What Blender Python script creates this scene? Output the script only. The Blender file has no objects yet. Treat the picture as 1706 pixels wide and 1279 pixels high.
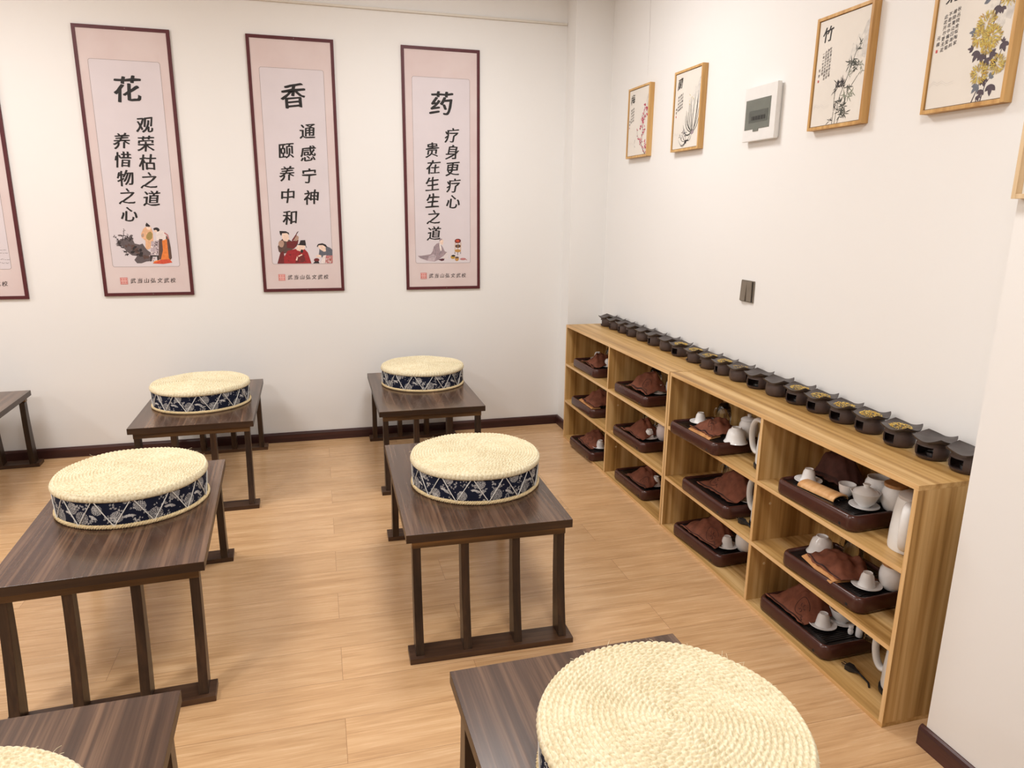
import bpy, bmesh, math, random
import numpy as np
from mathutils import Vector, Matrix

random.seed(7)
rng = np.random.default_rng(11)
scene = bpy.context.scene
COL = scene.collection
PI = math.pi
R = math.radians

# ------------------------------------------------------------------ camera
def make_camera():
    yaw, pitch, roll = 0.2667, -0.2389, 0.0105
    loc = Vector((-1.6803, -4.8491, 1.5442))
    fwd = Vector((math.sin(yaw)*math.cos(pitch), math.cos(yaw)*math.cos(pitch), math.sin(pitch)))
    right0 = Vector((math.cos(yaw), -math.sin(yaw), 0))
    up0 = right0.cross(fwd)
    right = math.cos(roll)*right0 + math.sin(roll)*up0
    up = -math.sin(roll)*right0 + math.cos(roll)*up0
    m = Matrix((right, up, -fwd)).transposed().to_4x4()
    m.translation = loc
    cam = bpy.data.cameras.new('camera')
    cam.sensor_fit = 'HORIZONTAL'; cam.sensor_width = 36.0
    cam.lens = 1179.2/1706*36.0
    cam.clip_start = 0.02
    o = bpy.data.objects.new('camera', cam); COL.objects.link(o)
    o.matrix_world = m
    scene.camera = o
make_camera()

# ------------------------------------------------------------------ world, lamps, exposure
world = bpy.data.worlds.new('world'); scene.world = world
world.use_nodes = True
world.node_tree.nodes['Background'].inputs[0].default_value = (1.0, 0.97, 0.93, 1)
world.node_tree.nodes['Background'].inputs[1].default_value = 0.3
vs = scene.view_settings
vs.view_transform = 'Standard'; vs.look = 'None'; vs.gamma = 1.0; vs.use_curve_mapping = False
vs.exposure = -0.03
scene.display_settings.display_device = 'sRGB'

CEIL = 3.0
def ceiling_lamp(x, y, watts, size=0.6):
    l = bpy.data.lights.new('ceiling_panel_light', 'AREA')
    l.shape = 'SQUARE'; l.size = size; l.energy = watts; l.color = (1.0, 0.997, 0.995)
    o = bpy.data.objects.new('ceiling_panel_light', l); COL.objects.link(o)
    o.location = (x, y, CEIL-0.03)
for x, y, w in [(-0.95, -1.45, 29), (-3.5, -1.45, 32), (-6.1, -1.2, 46),
                (-1.2, -4.1, 32), (-3.7, -4.1, 40), (-6.1, -4.1, 30)]:
    ceiling_lamp(x, y, w)

# ------------------------------------------------------------------ material helpers
def srgb(r, g, b):
    f = lambda c: (c/255/12.92) if c/255 <= 0.04045 else ((c/255+0.055)/1.055)**2.4
    return (f(r), f(g), f(b), 1.0)

class NT:
    def __init__(self, name):
        self.m = bpy.data.materials.new(name); self.m.use_nodes = True
        self.t = self.m.node_tree; self.b = self.t.nodes['Principled BSDF']
    def n(self, typ, **kw):
        nd = self.t.nodes.new(typ)
        for k, v in kw.items(): setattr(nd, k, v)
        return nd
    def l(self, a, b): self.t.links.new(a, b)
    def math(self, op, a, b=None, c=None):
        nd = self.n('ShaderNodeMath', operation=op)
        for i, v in enumerate((a, b, c)):
            if v is None: continue
            if isinstance(v, (int, float)): nd.inputs[i].default_value = v
            else: self.l(v, nd.inputs[i])
        return nd.outputs[0]
    def ramp(self, fac, stops):
        nd = self.n('ShaderNodeValToRGB'); el = nd.color_ramp.elements
        while len(el) < len(stops): el.new(0.5)
        for e, (p, c) in zip(el, stops): e.position = p; e.color = c
        self.l(fac, nd.inputs[0]); return nd.outputs[0]
    def coords(self, scale=(1, 1, 1), rand=True):
        tc = self.n('ShaderNodeTexCoord'); mp = self.n('ShaderNodeMapping')
        mp.inputs['Scale'].default_value = scale
        if rand:
            oi = self.n('ShaderNodeObjectInfo')
            ad = self.n('ShaderNodeVectorMath', operation='ADD')
            mu = self.math('MULTIPLY', oi.outputs['Random'], 7.0)
            self.l(tc.outputs['Object'], ad.inputs[0]); self.l(mu, ad.inputs[1])
            self.l(ad.outputs[0], mp.inputs[0])
        else:
            self.l(tc.outputs['Object'], mp.inputs[0])
        return mp.outputs[0]
    def noise(self, vec, scale, detail=3.0, rough=0.5, dist=0.0):
        nd = self.n('ShaderNodeTexNoise')
        nd.inputs['Scale'].default_value = scale; nd.inputs['Detail'].default_value = detail
        nd.inputs['Roughness'].default_value = rough; nd.inputs['Distortion'].default_value = dist
        self.l(vec, nd.inputs['Vector']); return nd.outputs['Fac']
    def mix(self, fac, a, b, mode='MIX'):
        nd = self.n('ShaderNodeMix', data_type='RGBA', blend_type=mode)
        for s, v in ((0, fac), (6, a), (7, b)):
            if isinstance(v, (int, float)): nd.inputs[s].default_value = v
            elif isinstance(v, tuple): nd.inputs[s].default_value = v
            else: self.l(v, nd.inputs[s])
        return nd.outputs[2]
    def bump(self, h, strength=0.3, dist=0.002):
        nd = self.n('ShaderNodeBump'); nd.inputs['Strength'].default_value = strength
        nd.inputs['Distance'].default_value = dist
        self.l(h, nd.inputs['Height']); self.l(nd.outputs[0], self.b.inputs['Normal'])
    def set(self, color=None, rough=0.5, metal=0.0, spec=0.5, coat=0.0, trans=0.0, ior=1.45):
        b = self.b
        if color is not None:
            if isinstance(color, tuple): b.inputs['Base Color'].default_value = color
            else: self.l(color, b.inputs['Base Color'])
        if isinstance(rough, (int, float)): b.inputs['Roughness'].default_value = rough
        else: self.l(rough, b.inputs['Roughness'])
        b.inputs['Metallic'].default_value = metal
        b.inputs['Specular IOR Level'].default_value = spec
        b.inputs['Coat Weight'].default_value = coat
        b.inputs['Transmission Weight'].default_value = trans
        b.inputs['IOR'].default_value = ior
        return self.m

def plain(name, c, rough=0.5, var=0.06, nscale=30, **kw):
    """one colour with a slight procedural mottling"""
    t = NT(name); v = t.coords()
    f = t.noise(v, nscale, 3)
    lo = tuple(x*(1-var) for x in c[:3])+(1,); hi = tuple(min(1, x*(1+var)) for x in c[:3])+(1,)
    return t.set(t.ramp(f, [(0.3, lo), (0.7, hi)]), rough, **kw)

def wood(name, dark, mid, light, axis, fine=60.0, rough=0.45, contrast=0.5, stretch=0.05, spec=0.5, coat=0.0, broad=6.0):
    """streaked wood, grain running along the given axis"""
    t = NT(name)
    sc = [1, 1, 1]; sc['xyz'.index(axis)] = stretch
    v = t.coords(tuple(sc))
    warp = t.noise(v, 5.0, 2)
    add = t.n('ShaderNodeVectorMath', operation='ADD')
    w2 = t.math('MULTIPLY', warp, 0.05)
    t.l(v, add.inputs[0]); t.l(w2, add.inputs[1])
    a = t.noise(add.outputs[0], fine, 3, 0.6)
    b = t.noise(add.outputs[0], broad, 2, 0.5)
    f = t.math('ADD', t.math('MULTIPLY', a, 0.55), t.math('MULTIPLY', b, 0.45))
    col = t.ramp(f, [(0.5-contrast*0.3, dark), (0.5, mid), (0.5+contrast*0.3, light)])
    t.bump(a, 0.15, 0.001)
    return t.set(col, rough, spec=spec, coat=coat)

M = {}
# walls and ceiling
def wall_mat(name, c):
    t = NT(name); v = t.coords(rand=False)
    f = t.noise(v, 1.1, 2); g = t.noise(v, 220, 3)
    col = t.ramp(f, [(0.3, tuple(x*0.985 for x in c[:3])+(1,)), (0.7, c)])
    t.bump(g, 0.06, 0.001)
    return t.set(col, 0.75, spec=0.25)
M['wall'] = wall_mat('wall_paint', (0.86, 0.85, 0.833, 1))
M['ceiling'] = wall_mat('ceiling_paint', (0.86, 0.85, 0.835, 1))
# floor : laminate planks along x
def floor_mat():
    t = NT('floor_laminate'); v = t.coords(rand=False)
    br = t.n('ShaderNodeTexBrick')
    br.offset = 0.37; br.offset_frequency = 2
    br.inputs['Color1'].default_value = (0, 0, 0, 1); br.inputs['Color2'].default_value = (1, 1, 1, 1)
    br.inputs['Mortar'].default_value = (0.5, 0.5, 0.5, 1)
    br.inputs['Scale'].default_value = 1.0; br.inputs['Mortar Size'].default_value = 0.0008
    br.inputs['Brick Width'].default_value = 1.22; br.inputs['Row Height'].default_value = 0.192
    br.inputs['Bias'].default_value = 0.0
    t.l(v, br.inputs['Vector'])
    tone = br.outputs['Color']
    off = t.n('ShaderNodeVectorMath', operation='MULTIPLY_ADD')
    t.l(tone, off.inputs[0]); off.inputs[1].default_value = (9, 5, 3); t.l(v, off.inputs[2])
    mp = t.n('ShaderNodeMapping'); mp.inputs['Scale'].default_value = (1.1, 13, 1); t.l(off.outputs[0], mp.inputs[0])
    a = t.noise(mp.outputs[0], 2.4, 5, 0.62, 0.4)
    mp2 = t.n('ShaderNodeMapping'); mp2.inputs['Scale'].default_value = (4, 110, 1); t.l(off.outputs[0], mp2.inputs[0])
    b = t.noise(mp2.outputs[0], 1.5, 3)
    f = t.math('ADD', t.math('MULTIPLY', a, 0.65), t.math('MULTIPLY', b, 0.35))
    wc = t.ramp(f, [(0.30, srgb(184, 143, 101)), (0.5, srgb(209, 169, 125)), (0.70, srgb(224, 188, 146))])
    sep = t.n('ShaderNodeSeparateColor'); t.l(tone, sep.inputs[0])
    var = t.ramp(sep.outputs[0], [(0, (0.93, 0.92, 0.91, 1)), (1, (1.05, 1.04, 1.03, 1))])
    wc = t.mix(1.0, wc, var, 'MULTIPLY')
    wc = t.mix(br.outputs['Fac'], wc, srgb(160, 120, 84))
    inv = t.math('SUBTRACT', 1.0, br.outputs['Fac'])
    t.bump(t.math('ADD', inv, t.math('MULTIPLY', a, 0.06)), 0.25, 0.001)
    rr = t.math('ADD', t.math('MULTIPLY', b, 0.12), 0.2)
    return t.set(wc, rr, spec=0.5)
M['floor'] = floor_mat()
M['baseboard'] = wood('baseboard_wood', srgb(48, 26, 24), srgb(66, 37, 34), srgb(84, 50, 44), 'x', 50, 0.35)
M['baseboard_y'] = wood('baseboard_wood_side', srgb(48, 26, 24), srgb(66, 37, 34), srgb(84, 50, 44), 'y', 50, 0.35)
M['plastic_white'] = plain('white_plastic', (0.80, 0.79, 0.77, 1), 0.35, 0.02)
M['trunking'] = plain('cream_trunking', (0.74, 0.70, 0.63, 1), 0.45, 0.02)
# shelves
lw = (srgb(146, 106, 54), srgb(192, 151, 92), srgb(220, 184, 128))
M['pine_y'] = wood('shelf_laminate_long', *lw, 'y', 34, 0.40, 0.46, 0.03, broad=15)
M['pine_z'] = wood('shelf_laminate_upright', *lw, 'z', 34, 0.40, 0.46, 0.03, broad=15)
M['pine_edge'] = wood('shelf_edge_band', srgb(206, 162, 104), srgb(222, 182, 128), srgb(234, 200, 150), 'y', 60, 0.4)
M['pine_edge_z'] = wood('shelf_edge_band_upright', srgb(206, 162, 104), srgb(222, 182, 128), srgb(234, 200, 150), 'z', 60, 0.4)
# tables
M['table_top'] = wood('table_top_wood', srgb(60, 42, 33), srgb(82, 60, 47), srgb(124, 95, 74), 'y', 75, 0.26, 0.52, 0.02, coat=0.15, broad=14)
M['table_frame'] = wood('table_frame_wood', srgb(34, 22, 15), srgb(52, 36, 26), srgb(76, 54, 38), 'z', 60, 0.35, 0.5, 0.06)
M['table_rail'] = wood('table_rail_wood', srgb(58, 39, 23), srgb(104, 76, 46), srgb(176, 134, 84), 'x', 26, 0.4, 0.5, 0.07)
M['table_edge'] = wood('table_edge_wood', srgb(36, 23, 15), srgb(54, 36, 24), srgb(78, 55, 36), 'x', 60, 0.4, 0.7, 0.05)
M['table_foot'] = wood('table_foot_wood', srgb(48, 31, 21), srgb(72, 49, 34), srgb(104, 76, 54), 'x', 50, 0.38, 0.7, 0.05)
# straw
def straw_mat():
    t = NT('maize_straw'); v = t.coords()
    f = t.noise(v, 14, 3); g = t.noise(v, 160, 2)
    s = t.math('ADD', t.math('MULTIPLY', f, 0.22), t.math('MULTIPLY', g, 0.78))
    col = t.ramp(s, [(0.30, srgb(206, 188, 150)), (0.5, srgb(229, 217, 184)), (0.68, srgb(240, 232, 206))])
    t.bump(g, 0.3, 0.001)
    return t.set(col, 0.7, spec=0.3)
M['straw'] = straw_mat()
M['rope'] = plain('straw_rope', srgb(222, 200, 156), 0.7, 0.12, 120)
M['thread'] = plain('white_thread', srgb(232, 230, 225), 0.7, 0.05)
def fabric_mat():
    t = NT('batik_fabric')
    at = t.n('ShaderNodeAttribute'); at.attribute_name = 'print'
    v = t.coords(); g = t.noise(v, 400, 2)
    col = t.mix(at.outputs['Fac'], srgb(27, 31, 50), srgb(206, 203, 200))
    t.bump(g, 0.2, 0.0006)
    return t.set(col, 0.85, spec=0.2)
M['fabric'] = fabric_mat()
# banners
M['banner_edge'] = plain('maroon_border', srgb(84, 30, 36), 0.5, 0.08)
def banner_mat():
    t = NT('pink_banner'); v = t.coords()
    f = t.noise(v, 4, 3)
    return t.set(t.ramp(f, [(0.3, srgb(214, 195, 193)), (0.7, srgb(221, 206, 204))]), 0.6, spec=0.3)
M['banner'] = banner_mat()
M['banner_inner'] = plain('lilac_paper', srgb(217, 208, 212), 0.6, 0.02, 6)
M['line'] = plain('thin_line_ink', srgb(138, 124, 122), 0.6)
M['ink'] = plain('black_ink', srgb(30, 27, 27), 0.6, 0.25, 60)
M['ink_soft'] = plain('soft_ink', srgb(64, 58, 60), 0.6, 0.2, 60)
M['seal'] = plain('red_seal_ink', srgb(196, 84, 80), 0.6)
M['seal_pale'] = plain('pale_seal_ink', srgb(226, 178, 172), 0.6)
def ink(name, r, g, b): 
    M[name] = plain(name, srgb(r, g, b), 0.65, 0.12, 80)
for nm, c in dict(paint_robe_peach=(226, 178, 140), paint_skin=(236, 208, 190), paint_orange=(226, 128, 62), paint_red=(206, 82, 58),
                  paint_brown=(92, 70, 64), paint_grey_rock=(96, 86, 88), paint_dark=(44, 38, 40), paint_olive=(160, 138, 84),
                  paint_white=(228, 216, 212), paint_crimson=(156, 42, 46), paint_maroon=(110, 40, 42), paint_tan=(178, 146, 128),
                  paint_slate=(98, 100, 110), paint_mauve=(160, 142, 148), paint_lilac=(188, 172, 178), paint_wine=(92, 48, 58),
                  paint_wicker=(188, 140, 78), paint_rose=(186, 120, 120), paint_gold=(190, 150, 62), paint_gold_pale=(206, 186, 98),
                  paint_leaf=(84, 72, 80), paint_leaf_blue=(112, 116, 126), paint_bamboo=(66, 68, 60), paint_bamboo_pale=(130, 134, 116),
                  paint_mist=(221, 216, 208), paint_mist_deep=(208, 203, 197), paint_plum=(196, 82, 104), paint_plum_deep=(168, 48, 76),
                  paint_twig=(78, 62, 66)).items():
    ink(nm, *c)
M['canvas'] = plain('canvas_paper', srgb(228, 222, 213), 0.7, 0.025, 8)
M['frame_wood'] = wood('oak_frame', srgb(178, 132, 74), srgb(204, 160, 98), srgb(220, 182, 124), 'y', 50, 0.42, 0.5, 0.05)
M['frame_pale'] = wood('pale_frame', srgb(196, 164, 122), srgb(214, 186, 146), srgb(228, 204, 168), 'y', 50, 0.45, 0.5, 0.05)
M['shadow_gap'] = plain('dark_gap_liner', srgb(70, 44, 34), 0.7)
# clay, tea ware
M['clay'] = plain('dark_clay', srgb(64, 56, 54), 0.42, 0.25, 25)
M['clay_brown'] = plain('brown_clay', srgb(72, 58, 54), 0.45, 0.25, 25)
M['hole_shade'] = plain('drain_hole_shade', srgb(26, 23, 23), 0.6, 0.2)  # near-black that paints the shade inside the trays' drain holes
M['tin'] = plain('tealight_tin', srgb(150, 150, 152), 0.3, 0.05, metal=1.0)
M['petal'] = plain('dried_petal', srgb(220, 176, 70), 0.7, 0.35, 300)
M['petal_pale'] = plain('pale_dried_petal', srgb(232, 208, 128), 0.7, 0.3, 300)
M['tray'] = plain('brown_tray', srgb(72, 41, 34), 0.22, 0.08)
M['tray_top'] = plain('black_slats', srgb(26, 22, 22), 0.3, 0.1)
M['porcelain'] = plain('white_porcelain', (0.87, 0.86, 0.85, 1), 0.15, 0.015)
M['porcelain_pink'] = plain('blush_porcelain', (0.74, 0.66, 0.66, 1), 0.2, 0.02)
M['lid_wood'] = wood('jar_lid_wood', srgb(150, 104, 62), srgb(176, 128, 82), srgb(196, 150, 104), 'x', 80, 0.45)
def suede(name, c, sc=26):
    t = NT(name); v = t.coords(); f = t.noise(v, sc, 4, 0.6); g = t.noise(v, 300, 2)
    lo = tuple(x*0.72 for x in c[:3])+(1,); hi = tuple(x*1.25 for x in c[:3])+(1,)
    t.bump(g, 0.35, 0.001)
    return t.set(t.ramp(f, [(0.3, lo), (0.7, hi)]), 0.8, spec=0.25)
M['towel'] = suede('brown_suede', srgb(120, 72, 54))
M['towel_dark'] = suede('dark_brown_suede', srgb(72, 43, 36))
M['towel_tan'] = suede('tan_suede', srgb(196, 142, 92))
M['stitch'] = plain('dark_stitching', srgb(46, 26, 22), 0.7)
M['bamboo_roll'] = wood('tan_roll', srgb(186, 128, 74), srgb(210, 158, 102), srgb(226, 180, 128), 'y', 60, 0.5)
M['black_plastic'] = plain('black_plastic', srgb(30, 29, 30), 0.35, 0.1)
M['grey_plastic'] = plain('kettle_lid_grey', srgb(196, 188, 182), 0.3, 0.04)
M['steel'] = plain('brushed_steel', srgb(180, 178, 174), 0.25, 0.05, metal=1.0)
M['switch'] = plain('bronze_switch_plastic', srgb(122, 112, 99), 0.4, 0.04)
M['switch_gap'] = plain('switch_gap', srgb(30, 24, 20), 0.6)
M['cover'] = plain('smoked_cover', srgb(112, 116, 108), 0.15, 0.05)
M['cover_dark'] = plain('breaker_grey', srgb(86, 90, 84), 0.3, 0.05)
M['cover_toggle'] = plain('breaker_toggle', srgb(54, 56, 54), 0.3, 0.05)
def glass_mat():
    t = NT('clear_glass'); v = t.coords(); f = t.noise(v, 8, 1)
    return t.set(t.ramp(f, [(0, (0.93, 0.95, 0.94, 1)), (1, (0.97, 0.98, 0.97, 1))]), 0.02, trans=1.0, ior=1.45)
M['glass'] = glass_mat()

# ------------------------------------------------------------------ mesh helpers
class MB:
    def __init__(self): self.v = []; self.f = []; self.mi = []
    def add(self, vs, fs, mi=0):
        o = len(self.v); self.v += [tuple(p) for p in vs]
        self.f += [tuple(i+o for i in q) for q in fs]; self.mi += [mi]*len(fs)
    def box(self, x0, x1, y0, y1, z0, z1, mi=0):
        vs = [(x0,y0,z0),(x1,y0,z0),(x1,y1,z0),(x0,y1,z0),(x0,y0,z1),(x1,y0,z1),(x1,y1,z1),(x0,y1,z1)]
        self.add(vs, [(3,2,1,0),(4,5,6,7),(0,1,5,4),(1,2,6,5),(2,3,7,6),(3,0,4,7)], mi)
    def loft(self, rings, cap=True, closed=True, mi=0):
        n = len(rings[0]); vs = [p for r in rings for p in r]; fs = []
        for i in range(len(rings)-1):
            for j in range(n if closed else n-1):
                k = (j+1) % n
                fs.append((i*n+j, i*n+k, (i+1)*n+k, (i+1)*n+j))
        if cap:
            fs.append(tuple(range(n-1, -1, -1))); fs.append(tuple((len(rings)-1)*n+j for j in range(n)))
        self.add(vs, fs, mi)
    def lathe(self, prof, seg=32, c=(0,0,0), mi=0):
        """prof: list of (r, z), poles where r == 0"""
        vs = []; idx = []
        for r, z in prof:
            if r <= 1e-6: idx.append([len(vs)]); vs.append((c[0], c[1], c[2]+z))
            else:
                idx.append(list(range(len(vs), len(vs)+seg)))
                vs += [(c[0]+r*math.cos(2*PI*k/seg), c[1]+r*math.sin(2*PI*k/seg), c[2]+z) for k in range(seg)]
        fs = []
        for a, b in zip(idx[:-1], idx[1:]):
            for k in range(seg):
                k2 = (k+1) % seg
                if len(a) == 1 and len(b) == 1: continue
                if len(a) == 1: fs.append((a[0], b[k2], b[k]))
                elif len(b) == 1: fs.append((a[k], a[k2], b[0]))
                else: fs.append((a[k], a[k2], b[k2], b[k]))
        self.add(vs, fs, mi)
    def tube(self, pts, r, seg=8, closed=False, mi=0, cap=True):
        pts = [Vector(p) for p in pts]; n = len(pts); rings = []
        rr = r if isinstance(r, (list, tuple)) else [r]*n
        prev = None
        for i, p in enumerate(pts):
            if closed: t = pts[(i+1) % n]-pts[i-1]
            else: t = pts[min(i+1, n-1)]-pts[max(i-1, 0)]
            t.normalize()
            if prev is None:
                a = Vector((0,0,1)) if abs(t.z) < 0.9 else Vector((1,0,0))
                u = t.cross(a).normalized()
            else:
                u = (prev - t*prev.dot(t)).normalized()
            prev = u; w = t.cross(u)
            rings.append([p + (u*math.cos(2*PI*k/seg)+w*math.sin(2*PI*k/seg))*rr[i] for k in range(seg)])
        if closed: rings.append(rings[0]); cap = False
        self.loft(rings, cap=cap, mi=mi)
    def build(self, name, mat, parent=None, smooth=False, bevel=0.0, angle=40):
        me = bpy.data.meshes.new(name)
        me.from_pydata(self.v, [], self.f)
        mats = mat if isinstance(mat, (list, tuple)) else [mat]
        for m in mats: me.materials.append(m)
        if len(mats) > 1: me.polygons.foreach_set('material_index', self.mi)
        bm = bmesh.new(); bm.from_mesh(me)
        bmesh.ops.remove_doubles(bm, verts=bm.verts, dist=1e-6)
        if bevel > 0:
            ed = [e for e in bm.edges if len(e.link_faces) == 2 and e.calc_face_angle(0) > R(30)]
            bmesh.ops.bevel(bm, geom=ed, offset=bevel, segments=2, affect='EDGES', profile=0.6, clamp_overlap=True)
        bmesh.ops.recalc_face_normals(bm, faces=bm.faces)
        bm.to_mesh(me); bm.free()
        if smooth:
            me.shade_smooth()
            try: me.set_sharp_from_angle(angle=R(angle))
            except Exception: pass
        o = bpy.data.objects.new(name, me); COL.objects.link(o)
        if parent is not None: o.parent = parent
        return o

def flat_build(name, vs, fs, mat, parent=None, mi=None):
    """flat printed work, facing local +z, no clean-up needed"""
    me = bpy.data.meshes.new(name); me.from_pydata(vs, [], fs)
    mats = mat if isinstance(mat, (list, tuple)) else [mat]
    for m in mats: me.materials.append(m)
    if mi: me.polygons.foreach_set('material_index', mi)
    o = bpy.data.objects.new(name, me); COL.objects.link(o)
    if parent is not None: o.parent = parent
    return o

def tag(o, label, cat, group=None, kind=None):
    o['label'] = label; o['category'] = cat
    if group: o['group'] = group
    if kind: o['kind'] = kind
    return o
def thing(name, label, cat, loc=(0,0,0), rz=0.0, group=None, rot=None):
    o = bpy.data.objects.new(name, None); COL.objects.link(o)
    o.empty_display_size = 0.05
    o.location = loc; o.rotation_euler = rot if rot else (0, 0, rz)
    return tag(o, label, cat, group)
def copy_tree(o, parent=None):
    c = o.copy(); COL.objects.link(c)
    if parent is not None: c.parent = parent; c.matrix_parent_inverse = o.matrix_parent_inverse.copy()
    for ch in list(o.children): copy_tree(ch, c)
    return c
def struct(o): o['kind'] = 'structure'; return o

# ------------------------------------------------------------------ the room
XW = 0.26; XL = -7.4; YF = -7.0
def shell(name, dims, mat):
    b = MB(); b.box(*dims); return struct(b.build(name, mat))
shell('floor', (XL-0.1, XW+0.1, YF-0.1, 0.1, -0.08, 0), M['floor'])
shell('ceiling', (XL-0.1, XW+0.1, YF-0.1, 0.1, CEIL, CEIL+0.08), M['ceiling'])
shell('wall_back', (XL-0.1, XW+0.1, 0, 0.1, 0, CEIL), M['wall'])
wr = shell('wall_right', (XW, XW+0.1, YF, 0, 0, CEIL), M['wall'])
shell('wall_left', (XL-0.1, XL, YF, 0, 0, CEIL), M['wall'])
shell('wall_front', (XL, XW, YF-0.1, YF, 0, CEIL), M['wall'])
# two shallow pilasters on the right side
shell('wall_right_corner_pilaster', (0, XW, -0.17, 0, 0, CEIL), M['wall'])
shell('wall_right_near_pilaster', (0, XW, -4.6, -3.43, 0, CEIL), M['wall'])
# hairline crack running down the right wall
pts = [(-0.696, 2.99)]
z = 2.99; y = -0.696
while z > 2.36:
    z -= 0.03; y += random.uniform(-0.0035, 0.003); pts.append((y, z))
vs = []; fs = []
for i, (yy, zz) in enumerate(pts):
    w = 0.0011*(1-0.7*i/len(pts)); vs += [(XW-0.0006, yy-w, zz), (XW-0.0006, yy+w, zz)]
    if i: fs.append((2*i-2, 2*i-1, 2*i+1, 2*i))
flat_build('crack', vs, fs, M['line'], wr)

def baseboard(name, path, mat):
    """profile swept along straight pieces; path = [(x0,y0,x1,y1,nx,ny)]"""
    b = MB()
    for x0, y0, x1, y1, nx, ny in path:
        prof = [(0, 0), (0.014, 0), (0.014, 0.052), (0.010, 0.062), (0.004, 0.066), (0, 0.066)]
        rings = [[(px+nx*a, py+ny*a, h) for a, h in prof] for px, py in ((x0, y0), (x1, y1))]
        b.loft(rings)
    return struct(b.build(name, mat))
baseboard('baseboard_back', [(XL, 0, 0, 0, 0, -1)], M['baseboard'])
baseboard('baseboard_right', [(0, 0, 0, -0.184, -1, 0), (0.0, -0.17, XW, -0.17, 0, -1)], M['baseboard_y'])
baseboard('baseboard_right_near', [(0, -3.416, 0, -4.6, -1, 0)], M['baseboard_y'])
b = MB(); b.box(-2.6, -0.004, -0.016, 0, 2.742, 2.756)
struct(b.build('trim_1', M['trunking'], bevel=0.003))

# ------------------------------------------------------------------ lettering and flat painting
_tc = bpy.data.curves.new('lettering', 'FONT'); _tc.align_x = 'CENTER'; _tc.resolution_u = 3
_to = bpy.data.objects.new('lettering', _tc); COL.objects.link(_to)
_cache = {}
def glyph(ch, bold):
    k = ch
    if k not in _cache:
        _tc.body = ch
        dg = bpy.context.evaluated_depsgraph_get(); dg.update()
        ob = _to.evaluated_get(dg); me = ob.to_mesh()
        v = np.array([x.co[:2] for x in me.vertices], float).reshape(-1, 2)
        f = [tuple(p.vertices) for p in me.polygons]
        ob.to_mesh_clear()
        lo, hi = v.min(0), v.max(0)
        _cache[k] = ((v-(lo+hi)/2)/max(0.6, (hi-lo).max()), f)
    return _cache[k]
class Writing:
    def __init__(self, w): self.v = []; self.f = []; self.w = w
    def char(self, ch, cx, cy, size, bold=0.012, seed=0, wild=1.0):
        v, f = glyph(ch, bold)
        r = random.Random(hash((ord(ch), seed)) & 0xffff)
        ang = r.uniform(-0.05, 0.05)*wild; sk = 0.10*wild; a = r.uniform(0, 6)
        x, y = v[:, 0].copy(), v[:, 1].copy()
        x2 = x + sk*y + 0.018*wild*np.sin(6*y+a); y2 = y + 0.10*wild*x + 0.018*wild*np.sin(7*x+a*1.7)
        # brush strokes swell and thin along their length
        x2 += 0.008*wild*np.sin(23*y+a); y2 += 0.008*wild*np.sin(21*x+2*a)
        X = cx + size*(x2*math.cos(ang)-y2*math.sin(ang)); Y = cy + size*(x2*math.sin(ang)+y2*math.cos(ang))
        # heavier uprights than crossbars: the same outline laid down again a hair to each side
        for n_, (ox, oy) in enumerate(((0, 0), (-1, 0.25), (1, -0.25))):
            if n_ and bold <= 0: break
            o = len(self.v); dw = n_*4e-6
            self.v += [(p+ox*bold*size, q+oy*bold*size, self.w+dw) for p, q in zip(X, Y)]
            self.f += [tuple(i+o for i in q) for q in f]
    def column(self, text, cx, ytop, dy, size, **kw):
        for i, ch in enumerate(text): self.char(ch, cx+random.uniform(-.05,.05)*size, ytop-dy*i, size, seed=i, **kw)
    def build(self, name, mat, parent): return flat_build(name, self.v, self.f, mat, parent)
class Painting:
    """flat brushwork: strokes, blobs, filled outlines, layered by order"""
    def __init__(self, w, tf=None): self.v = []; self.f = []; self.mi = []; self.mats = []; self.w = w; self.k = 0; self.tf = tf or (lambda p: p)
    def m(self, name):
        if M[name] not in self.mats: self.mats.append(M[name])
        return self.mats.index(M[name])
    def _lift(self):
        self.k += 1; return self.w + self.k*2.0e-6
    def fill(self, pts, mat):
        w = self._lift(); o = len(self.v)
        self.v += [(*self.tf(p), w) for p in pts]; self.f.append(tuple(range(o, o+len(pts)))); self.mi.append(self.m(mat))
    def blob(self, cx, cy, rx, ry, mat, n=14, jag=0.0, rot=0.0):
        pts = []
        for k in range(n):
            a = 2*PI*k/n; s = 1+random.uniform(-jag, jag)
            x, y = rx*s*math.cos(a), ry*s*math.sin(a)
            pts.append((cx+x*math.cos(rot)-y*math.sin(rot), cy+x*math.sin(rot)+y*math.cos(rot)))
        self.fill(pts, mat)
    def stroke(self, pts, w0, mat, w1=None, mid=None):
        w1 = w0 if w1 is None else w1
        P = [Vector(p) for p in pts]; n = len(P); L = []; Rr = []
        for i, p in enumerate(P):
            t = P[min(i+1, n-1)]-P[max(i-1, 0)]
            if t.length < 1e-9: t = Vector((1, 0))
            t.normalize(); nn = Vector((-t.y, t.x)); s = i/(n-1)
            w = w0+(w1-w0)*s
            if mid is not None: w = (w0*(1-s)+w1*s)*(1-math.sin(PI*s))+mid*math.sin(PI*s)
            L.append(p+nn*w/2); Rr.append(p-nn*w/2)
        self.fill([tuple(q) for q in L+Rr[::-1]], mat)
    def leaf(self, x, y, ang, ln, wd, mat):
        pts = []
        for i in range(5):
            s = i/4; pts.append((x+math.cos(ang)*ln*s-math.sin(ang)*0.10*ln*s*s, y+math.sin(ang)*ln*s+math.cos(ang)*0.10*ln*s*s))
        self.stroke(pts, wd*0.25, mat, wd*0.05, wd)
    def build(self, name, parent): return flat_build(name, self.v, self.f, self.mats, parent, self.mi)

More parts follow.
